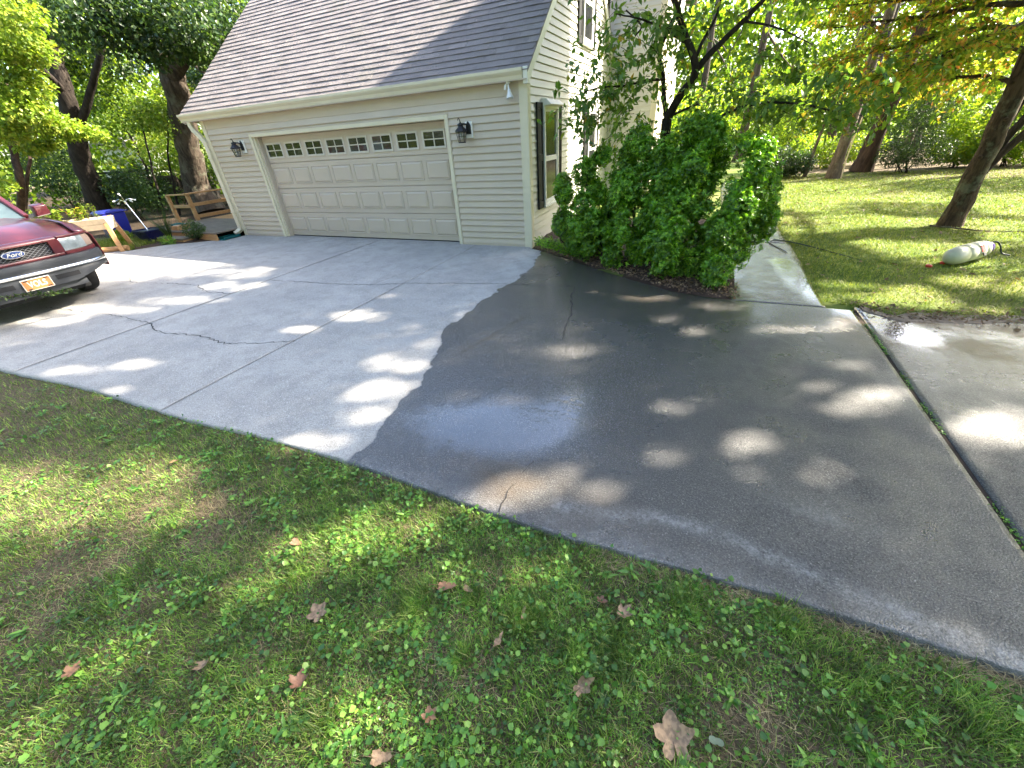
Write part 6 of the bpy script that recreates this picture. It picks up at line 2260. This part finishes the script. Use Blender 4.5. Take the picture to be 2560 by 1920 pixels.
MB().box(-11.2, -6.0, YC - .75, YC + .75, .33, .55).build('chassis', 'tyre', truck)
MB().hexa([(-9.1, YC - .93, 1.12), (-9.1, YC + .93, 1.12), (-9.0, YC + .72, 1.74), (-9.0, YC - .72, 1.74)], [(-9.16, YC - .93, 1.12), (-9.16, YC + .93, 1.12), (-9.06, YC + .72, 1.74), (-9.06, YC - .72, 1.74)]).build('cab_back', 'paint_red', truck)
MB().box(-11.25, -9.1, YC - .92, YC + .92, .60, .66).build('bed_floor', 'tyre', truck)
MB().box(-11.26, -11.2, YC - .93, YC + .93, .5, 1.1).build('tailgate', 'paint_red', truck, .01)

# leafy twig hanging in front of the bumper
twg = thing('leafy_twig', 'thin green leafy branch crossing in front of the truck number plate', 'branch', (-5.2, -5.6, 0.3))
P = [(-5.2, -5.65, .50), (-5.2, -5.3, .45), (-5.18, -5.05, .40), (-5.15, -4.88, .36), (-5.12, -4.70, .345)]
mb = MB()
Q = limb(mb, P, .006, .002, 5, 6, .2)
mb.build('stem', 'bark_brown', twg)
lv = Leaves()
for q in Q[2:]:
    n = 9
    lv.add(np.array(q)[None] + rng.normal(0, .012, (n, 3)), rng.normal(size=(n, 3)) + [0.2, .5, .1], rng.normal(size=(n, 3)) + [.3, 0, .8], rng.uniform(.03, .055, n), rng.uniform(.014, .026, n))
lv.build('leaves', 'leaf_oak', twg, 1)

# ------------------------------------------------------------------ yard things left of the garage
deck = thing('wooden_deck', 'low wooden deck with an unfinished railing beside the garage', 'deck', (-9.8, 1.0, 0))
for k in range(24):
    y0 = -.72 + k * .148
    MB().box(-11.15, -8.17, y0, y0 + .138, .155, .19).build('deck_board', 'wood_grey' if y0 < 1.0 else 'wood_new', deck, .004)  # rear boards in brighter wood: a sunlit band put into the colour
MB().box(-11.13, -8.2, -.70, -.66, .0, .153).build('rim_joist', 'wood_new', deck)
MB().box(-11.17, -11.13, -.70, 2.8, .0, .153).build('rim_joist', 'wood_new', deck)
MB().box(-10.9, -9.1, -1.02, -.735, .05, .09).build('step_board', 'wood_grey', deck, .004)
MB().box(-10.9, -9.1, -1.0, -.76, -.02, .049).build('step_riser', 'wood_new', deck)
for p in ((-11.1, .69), (-11.08, 1.9), (-11.06, 3.0)):
    MB().box(p[0] - .045, p[0] + .045, p[1] - .045, p[1] + .045, .19, .90).build('post', 'wood_new', deck, .004)
MB().box(-12.45, -12.36, .80, .89, .0, .86).build('post', 'wood_new', deck, .004)
for z, t_ in ((.92, .04), (.62, .09), (.30, .09)):
    MB().bar((-11.06, .60, z), (-11.0, 3.1, z), .09 if t_ < .05 else .04, t_).build('rail', 'wood_new', deck, .004)
for z, t_ in ((.905, .04), (.58, .09)):
    MB().bar((-11.1, .69, z), (-12.45, .88, z - .04), .09 if t_ < .05 else .04, t_).build('rail', 'wood_new', deck, .004)

# elevated planter trough on splayed legs
ax = np.array([-.68, -.733, 0])
nn = np.array([.733, -.68, 0])
E0 = np.array([-10.06, -1.80, 0])
planter = thing('planter_trough', 'raised planter trough of new pale boards on splayed legs', 'planter', tuple(E0 + ax * .8))
LEN = 1.7


def pb(s, w, z):
    return tuple(E0 + ax * s + nn * w + np.array([0, 0, z]))


for sg in (-1, 1):
    for k in range(2):
        z0, z1 = .50 + .125 * k, .62 + .125 * k
        w0, w1 = .15 + (z0 - .5) * .35, .15 + (z1 - .5) * .35
        MB().hexa([pb(0, sg * w0, z0), pb(LEN, sg * w0, z0), pb(LEN, sg * w1, z1), pb(0, sg * w1, z1)],
                  [pb(0, sg * (w0 + .03), z0), pb(LEN, sg * (w0 + .03), z0), pb(LEN, sg * (w1 + .03), z1), pb(0, sg * (w1 + .03), z1)]).build('side_board', 'wood_pale', planter, .004)
    for s_ in (.06, LEN - .06):
        MB().bar(pb(s_ - .08, sg * .34, 0.0), pb(s_ - .0, sg * .18, .755), .045, .09, tuple(ax)).build('leg', 'wood_new', planter, .004)
for s_ in (.02, LEN - .02):
    MB().hexa([pb(s_ - .012, -.15, .5), pb(s_ - .012, .15, .5), pb(s_ - .012, .24, .745), pb(s_ - .012, -.24, .745)], [pb(s_ + .012, -.15, .5), pb(s_ + .012, .15, .5), pb(s_ + .012, .24, .745), pb(s_ + .012, -.24, .745)]).build('end_board', 'wood_pale', planter, .003)
MB().hexa([pb(.02, -.2, .66), pb(LEN - .02, -.2, .66), pb(LEN - .02, .2, .66), pb(.02, .2, .66)], [pb(.02, -.2, .69), pb(LEN - .02, -.2, .69), pb(LEN - .02, .2, .69), pb(.02, .2, .69)]).build('soil', 'foliage_soil', planter)
GF = 'plants growing in the planter trough'
for lab, s_, w_, h_, n_, m_ in (('broad yellow-green leafy plant in the trough, nearest the truck mirror', .95, .0, .34, 130, 'leaf_maple'), ('tall pale yellow flower spike at the bin end of the trough', .38, .0, .36, 190, 'leaf_yellow'),
                               ('second slim flower spike beside the first one', .20, .05, .34, 120, 'leaf_yellow'), ('reddish leafy herb at the back of the trough', .62, -.1, .32, 90, 'leaf_autumn'),
                               ('large yellow-green plant half hidden by the truck mirror', 1.35, .0, .36, 130, 'leaf_maple')):
    b = np.array(pb(s_, w_, .69))
    T = thing('trough_plant', lab, 'plant', tuple(b), GF)
    sp = .05 if 'spike' in lab else .15
    mb = MB()
    lv = Leaves()
    for k in range(2 if 'spike' in lab else 5):
        e = b + np.array([rng.normal(0, sp), rng.normal(0, sp), h_ * rng.uniform(.8, 1.1)])
        mb.tube([b, (b + e) / 2 + rng.normal(0, .01, 3), e], [.006, .005, .003], 5)
        m2 = n_ // (2 if 'spike' in lab else 5)
        t = rng.uniform(.25, 1.0, m2)[:, None]
        c = b + (e - b) * t + rng.normal(0, .012, (m2, 3))
        s2 = .035 if 'spike' in lab else .11
        lv.add(c, rng.normal(size=(m2, 3)) * [1, 1, .4] + [0, 0, .15], rng.normal(0, .35, (m2, 3)) + [0, 0, 1], rng.uniform(.6, 1.2, m2) * s2, rng.uniform(.6, 1.2, m2) * s2 * .42)
    mb.build('stems', 'bark_brown', T)
    lv.build('leaves', m_, T, 2 if 'spike' not in lab else 1, False, .12, .25)
# timber edging on the ground and grassy bed below the trough
tmb = MB().tube([(-11.3, -2.95, .05), (-10.6, -2.42, .05), (-9.85, -1.85, .05)], .06, 8).build('landscape_timber', 'wood_new')
tag(tmb, 'round timber edging lying at the foot of the planter trough', 'timber')
n = 5200
x = rng.uniform(-12.2, -9.9, n)
y = rng.uniform(-2.9, -1.0, n)
k = (y > np.interp(x, [-12.2, -10.6, -9.85], [-3.2, -2.38, -1.80]))
blades('bed_grass', x[k], y[k], rng.uniform(.06, .22, k.sum()), rng.uniform(.005, .010, k.sum()), rng.uniform(.3, 1.4, k.sum()), 'blade_lawn', label='long sunlit grass growing under the planter trough', z0=np.full(k.sum(), -.03))

# blue wheeled bin
BN = (-11.62, -1.12)
bn = thing('recycling_bin', 'blue wheeled recycling bin behind the planter trough', 'bin', (BN[0], BN[1], 0))
MB().hexa([(BN[0] - .20, BN[1] - .22, .04), (BN[0] + .20, BN[1] - .22, .04), (BN[0] + .20, BN[1] + .20, .04), (BN[0] - .20, BN[1] + .20, .04)],
          [(BN[0] - .26, BN[1] - .27, .72), (BN[0] + .26, BN[1] - .27, .72), (BN[0] + .26, BN[1] + .25, .72), (BN[0] - .26, BN[1] + .25, .72)]).build('body', 'plastic_blue', bn, .03, True, 2)
MB().hexa([(BN[0] - .285, BN[1] - .295, .72), (BN[0] + .285, BN[1] - .295, .72), (BN[0] + .285, BN[1] + .285, .72), (BN[0] - .285, BN[1] + .285, .72)],
          [(BN[0] - .23, BN[1] - .23, .77), (BN[0] + .23, BN[1] - .23, .77), (BN[0] + .23, BN[1] + .22, .77), (BN[0] - .23, BN[1] + .22, .77)]).build('lid', 'plastic_blue', bn, .012, True, 2)
MB().tube([(BN[0] - .22, BN[1] + .33, .72), (BN[0] + .22, BN[1] + .33, .72)], .016, 8).build('handle', 'plastic_blue', bn, smooth=True)
for sx in (-1, 1):
    MB().lathe([(.02, -.025), (.10, -.025), (.10, .025), (.02, .025)], (BN[0] + sx * .235, BN[1] + .20, .10), 16, 'x').build('wheel', 'tyre', bn, smooth=True)
# dark blue tub with a discarded floor lamp standing in it
TB = (-10.42, -1.0)
tub = thing('storage_tub', 'dark blue plastic tub standing at the corner of the deck', 'tub', (TB[0], TB[1], 0))
o_, i_ = [], []
MB().hexa([(TB[0] - .22, TB[1] - .17, .0), (TB[0] + .22, TB[1] - .17, .0), (TB[0] + .22, TB[1] + .17, .0), (TB[0] - .22, TB[1] + .17, .0)],
          [(TB[0] - .28, TB[1] - .22, .27), (TB[0] + .28, TB[1] - .22, .27), (TB[0] + .28, TB[1] + .22, .27), (TB[0] - .28, TB[1] + .22, .27)]).build('body', 'plastic_navy', tub, .02, True, 2)
rm = MB()
for a, b in (((-.30, -.24), (.30, -.24)), ((.30, -.24), (.30, .24)), ((.30, .24), (-.30, .24)), ((-.30, .24), (-.30, -.24))):
    rm.bar((TB[0] + a[0], TB[1] + a[1], .275), (TB[0] + b[0], TB[1] + b[1], .275), .03, .03)
rm.build('rim', 'plastic_navy', tub)
lpb, lpt = at(324, 503, -.95), at(270, 436, -.93)
lamp = thing('floor_lamp', 'chrome floor lamp with five curved arms leaning in the tub', 'lamp', tuple(lpb))
MB().tube([lpb, (lpb + lpt) / 2 + [.004, 0, 0], lpt], .012, 8).build('pole', 'chrome', lamp, smooth=True)
MB().lathe([(.02, lpt[2] - .06), (.028, lpt[2] - .02), (.02, lpt[2] + .02)], (lpt[0], lpt[1], 0), 10).build('hub', 'chrome', lamp, smooth=True)
for k, (dx, dy, dz) in enumerate(((-.17, -.12, .035), (-.19, -.05, -.02), (.06, .17, .03), (.13, .06, .02), (.0, -.03, .15))):
    e = lpt + np.array([dx, dy, dz])
    mid = lpt + np.array([dx * .5, dy * .5, dz * .5 + .045])
    a_ = MB().tube(curve_pts([lpt, mid, e], 4), .007, 6).build('arm', 'chrome', lamp, smooth=True)
    d = unit((e - mid)[None])[0]
    MB().tube([e - d * .01, e + d * .02, e + d * .055], [.010, .02, .024], 10).build('lamp_shade', 'frame_white', a_, smooth=True)
# carton with a toy-coloured lid
bx_ = thing('cardboard_box', 'low carton holding green and white odds and ends on the deck step', 'box', (-9.95, -.50, .19))
MB().box(-10.25, -9.8, -.62, -.30, .192, .30).build('body', 'wood_new', bx_, .004)
MB().box(-10.2, -9.95, -.58, -.36, .301, .315).build('lid', 'plate_white', bx_, .003)
MB().tube([(-10.1, -.60, .315), (-9.95, -.45, .335), (-9.82, -.40, .30)], .025, 8).build('hose_end', 'plastic_teal', bx_, smooth=True)
# green splash block under the downspout
sbk = thing('splash_block', 'teal plastic splash block below the downspout', 'splash block', (-8.35, -.45, 0))
MB().hexa([(-8.32, -.16, .003), (-8.10, -.16, .003), (-8.02, -.66, .003), (-8.34, -.66, .003)], [(-8.30, -.17, .022), (-8.12, -.17, .022), (-8.05, -.65, .016), (-8.31, -.65, .016)]).build('tray', 'plastic_teal', sbk, .003)
for a, b in (((-8.32, -.16), (-8.35, -.66)), ((-8.10, -.16), (-8.01, -.66)), ((-8.32, -.155), (-8.10, -.155))):
    MB().bar((*a, .035), (*b, .03), .022, .06).build('side', 'plastic_teal', sbk, .004)
# plants by the deck
og = thing('ornamental_grass', 'tall dark ornamental grass clump before the deck rail', 'plant', (-9.55, -1.0, 0))
n = 150
a = rng.uniform(0, 2 * math.pi, n)
ln = rng.uniform(.5, 1.05, n)
le = rng.uniform(.15, .6, n)
V, F = [], []
for k in range(n):
    d = np.array([math.cos(a[k]) - .35, math.sin(a[k]), 0])
    s_ = np.array([-math.sin(a[k]), math.cos(a[k]), 0]) * .006
    b = np.array([-9.55, -1.02, -.02]) + d * .03
    for j in range(5):
        t = j / 4
        c = b + np.array([0, 0, 1]) * ln[k] * t * (1 - .25 * le[k] * t) + d * ln[k] * le[k] * t ** 1.8
        w_ = s_ * (1 - t * .85)
        V += [c - w_, c + w_]
    o = k * 10
    F += [(o + 2 * j, o + 2 * j + 1, o + 2 * j + 3, o + 2 * j + 2) for j in range(4)]
link('blades', npmesh('blades', np.array(V), np.array(F), 'leaf_oak'), og)
bush('boxwood', 'small round clipped bush between the deck and the downspout', (-8.95, -.75), [((-8.95, -.75, .27), (.26, .24, .23), 1500), ((-8.75, -.72, .25), (.18, .18, .18), 600)], 'leaf_oak', .035, .02)
bush('small_weed', 'low weedy tuft in front of the ornamental grass', (-9.35, -1.25), [((-9.35, -1.22, .08), (.25, .12, .10), 300)], 'leaf_bush', .08, .012, None, 3)
bush('hosta', 'low yellow-green plants between the bin and the tub', (-11.0, -1.45), [((-11.0, -1.4, .16), (.28, .2, .18), 420), ((-10.75, -1.5, .1), (.2, .15, .12), 240)], 'leaf_maple', .10, .04, None, 4)
# bed soil strip between drive and deck
bs_ = MB().add([(-9.28, -1.28, .001), (-8.9, -1.02, .001), (-8.2, -.50, .001), (-8.2, -.20, .02), (-8.9, -.72, .02), (-10.9, -1.04, .02), (-10.9, -1.5, .001), (-9.75, -1.75, .001)], [(0, 1, 2, 3, 4, 5, 6, 7)]).build('soil_strip', 'mulch')
tag(bs_, kind='structure')

# ------------------------------------------------------------------ things on the right lawn
mat('jug_white', (0.56, 0.55, 0.44), .35, .05, 5, col2=(0.50, 0.50, 0.30), trans=.15)
mat('purple', (0.10, 0.03, 0.30), .4, .1, 8)
mat('label_red', (0.6, 0.05, 0.04), .4, .05, 8)
mat('hose_dark', (0.015, 0.03, 0.035), .4, .2, 20)
a0, a1 = gnd(2052, 556, .11), gnd(2122, 537, .13)
ax3 = unit((a1 - a0)[None])[0]
spr = thing('pump_sprayer', 'white plastic pump sprayer with purple top lying on the lawn', 'sprayer', tuple((a0 + a1) / 2 - [0, 0, .12]))
L_ = np.linalg.norm(a1 - a0)


def along(t, off=(0, 0, 0)):
    return a0 + ax3 * L_ * t + np.array(off)


ts = [-.06, -.02, .08, .30, .33, .36, .55, .58, .61, .80, .83, .86, .98, 1.04, 1.08]
rs = [.045, .075, .103, .114, .101, .114, .115, .101, .115, .114, .101, .113, .105, .085, .06]
MB().tube([along(t) for t in ts], rs, 22).build('tank', 'jug_white', spr, smooth=True)
MB().tube([along(1.07), along(1.10), along(1.16), along(1.20)], [.070, .082, .075, .045], 16).build('cap', 'purple', spr, smooth=True)
MB().tube([along(1.18), along(1.26)], [.022, .022], 8).build('pump_rod', 'purple', spr, smooth=True)
MB().tube([along(1.26, (-.0, -.05, -.02)), along(1.27, (0, .06, .03))], .018, 8).build('pump_handle', 'purple', spr, smooth=True)
hp = [along(1.12, (0, 0, .05)), along(1.24, (.03, -.02, .07)), along(1.36, (.05, -.05, .0)), along(1.42, (.06, -.10, -.08)), along(1.50, (.10, -.16, -.10))]
MB().tube(curve_pts(hp, 5), .009, 6).build('hose', 'hose_dark', spr, smooth=True)
side = unit(np.cross(ax3, np.array([0, 0, 1]))[None])[0]
if side @ (CAM - a0) < 0:
    side = -side
nrm = unit((side * .8 + np.array([0, 0, .55]))[None])[0]
cpt = along(.66) + nrm * .1155
u_ = ax3 * .034
v_ = np.cross(nrm, ax3) * .045
lbq = [cpt - u_ - v_, cpt + u_ - v_, cpt + u_ + v_, cpt - u_ + v_]
MB().hexa([p - nrm * .008 for p in lbq], [p + nrm * .002 for p in lbq]).build('red_label', 'label_red', spr)
cpt2 = cpt - np.sign(v_[2]) * v_ * 1.75
lbq = [cpt2 - u_ * .7 - v_ * .4, cpt2 + u_ * .7 - v_ * .4, cpt2 + u_ * .7 + v_ * .4, cpt2 - u_ * .7 + v_ * .4]
MB().hexa([p - nrm * .012 for p in lbq], [p + nrm * .000 for p in lbq]).build('dark_label', 'black_metal', spr)
# hose loop on the walk, more of it in the grass
ho = MB()
hp = [gnd(1700, 545, .015), gnd(1684, 536, .012), gnd(1668, 528, .012), gnd(1662, 522, .012), gnd(1672, 518, .012), gnd(1692, 520, .012), gnd(1725, 526, .012), gnd(1780, 540, .004), gnd(1860, 562, -.005)]
ho.tube(curve_pts(hp, 6), .008, 7)
hobj = ho.build('garden_hose', 'hose_dark', smooth=True)
tag(hobj, 'dark garden hose looping over the walk edge into the grass', 'hose')
sk = MB()
sk.tube(curve_pts([gnd(2008, 487, .03), gnd(2050, 491, .05), gnd(2100, 497, .03), gnd(2150, 499, .02), gnd(2215, 500, .02)], 4, .004), [.016 - .0006 * i for i in range(17)], 6)
sko = sk.build('fallen_branch', 'bark_pale', smooth=True)
tag(sko, 'thin bare fallen branch lying at the foot of the lawn tree', 'branch')
for px, py, lab in ((2006, 575, 'small orange leaf left of the sprayer, shaped as a round disc'), (2037, 568, 'second disc-shaped orange leaf, under the end of the sprayer')):
    c = gnd(px, py, .02)  # lathed discs standing in for orange leaves
    T = tag(MB().lathe([(.03, 0), (.035, .01), (.033, .025), (.02, .032)], (c[0], c[1], c[2] - .01), 12).build('orange_leaf', 'label_red', smooth=True), lab, 'cap')
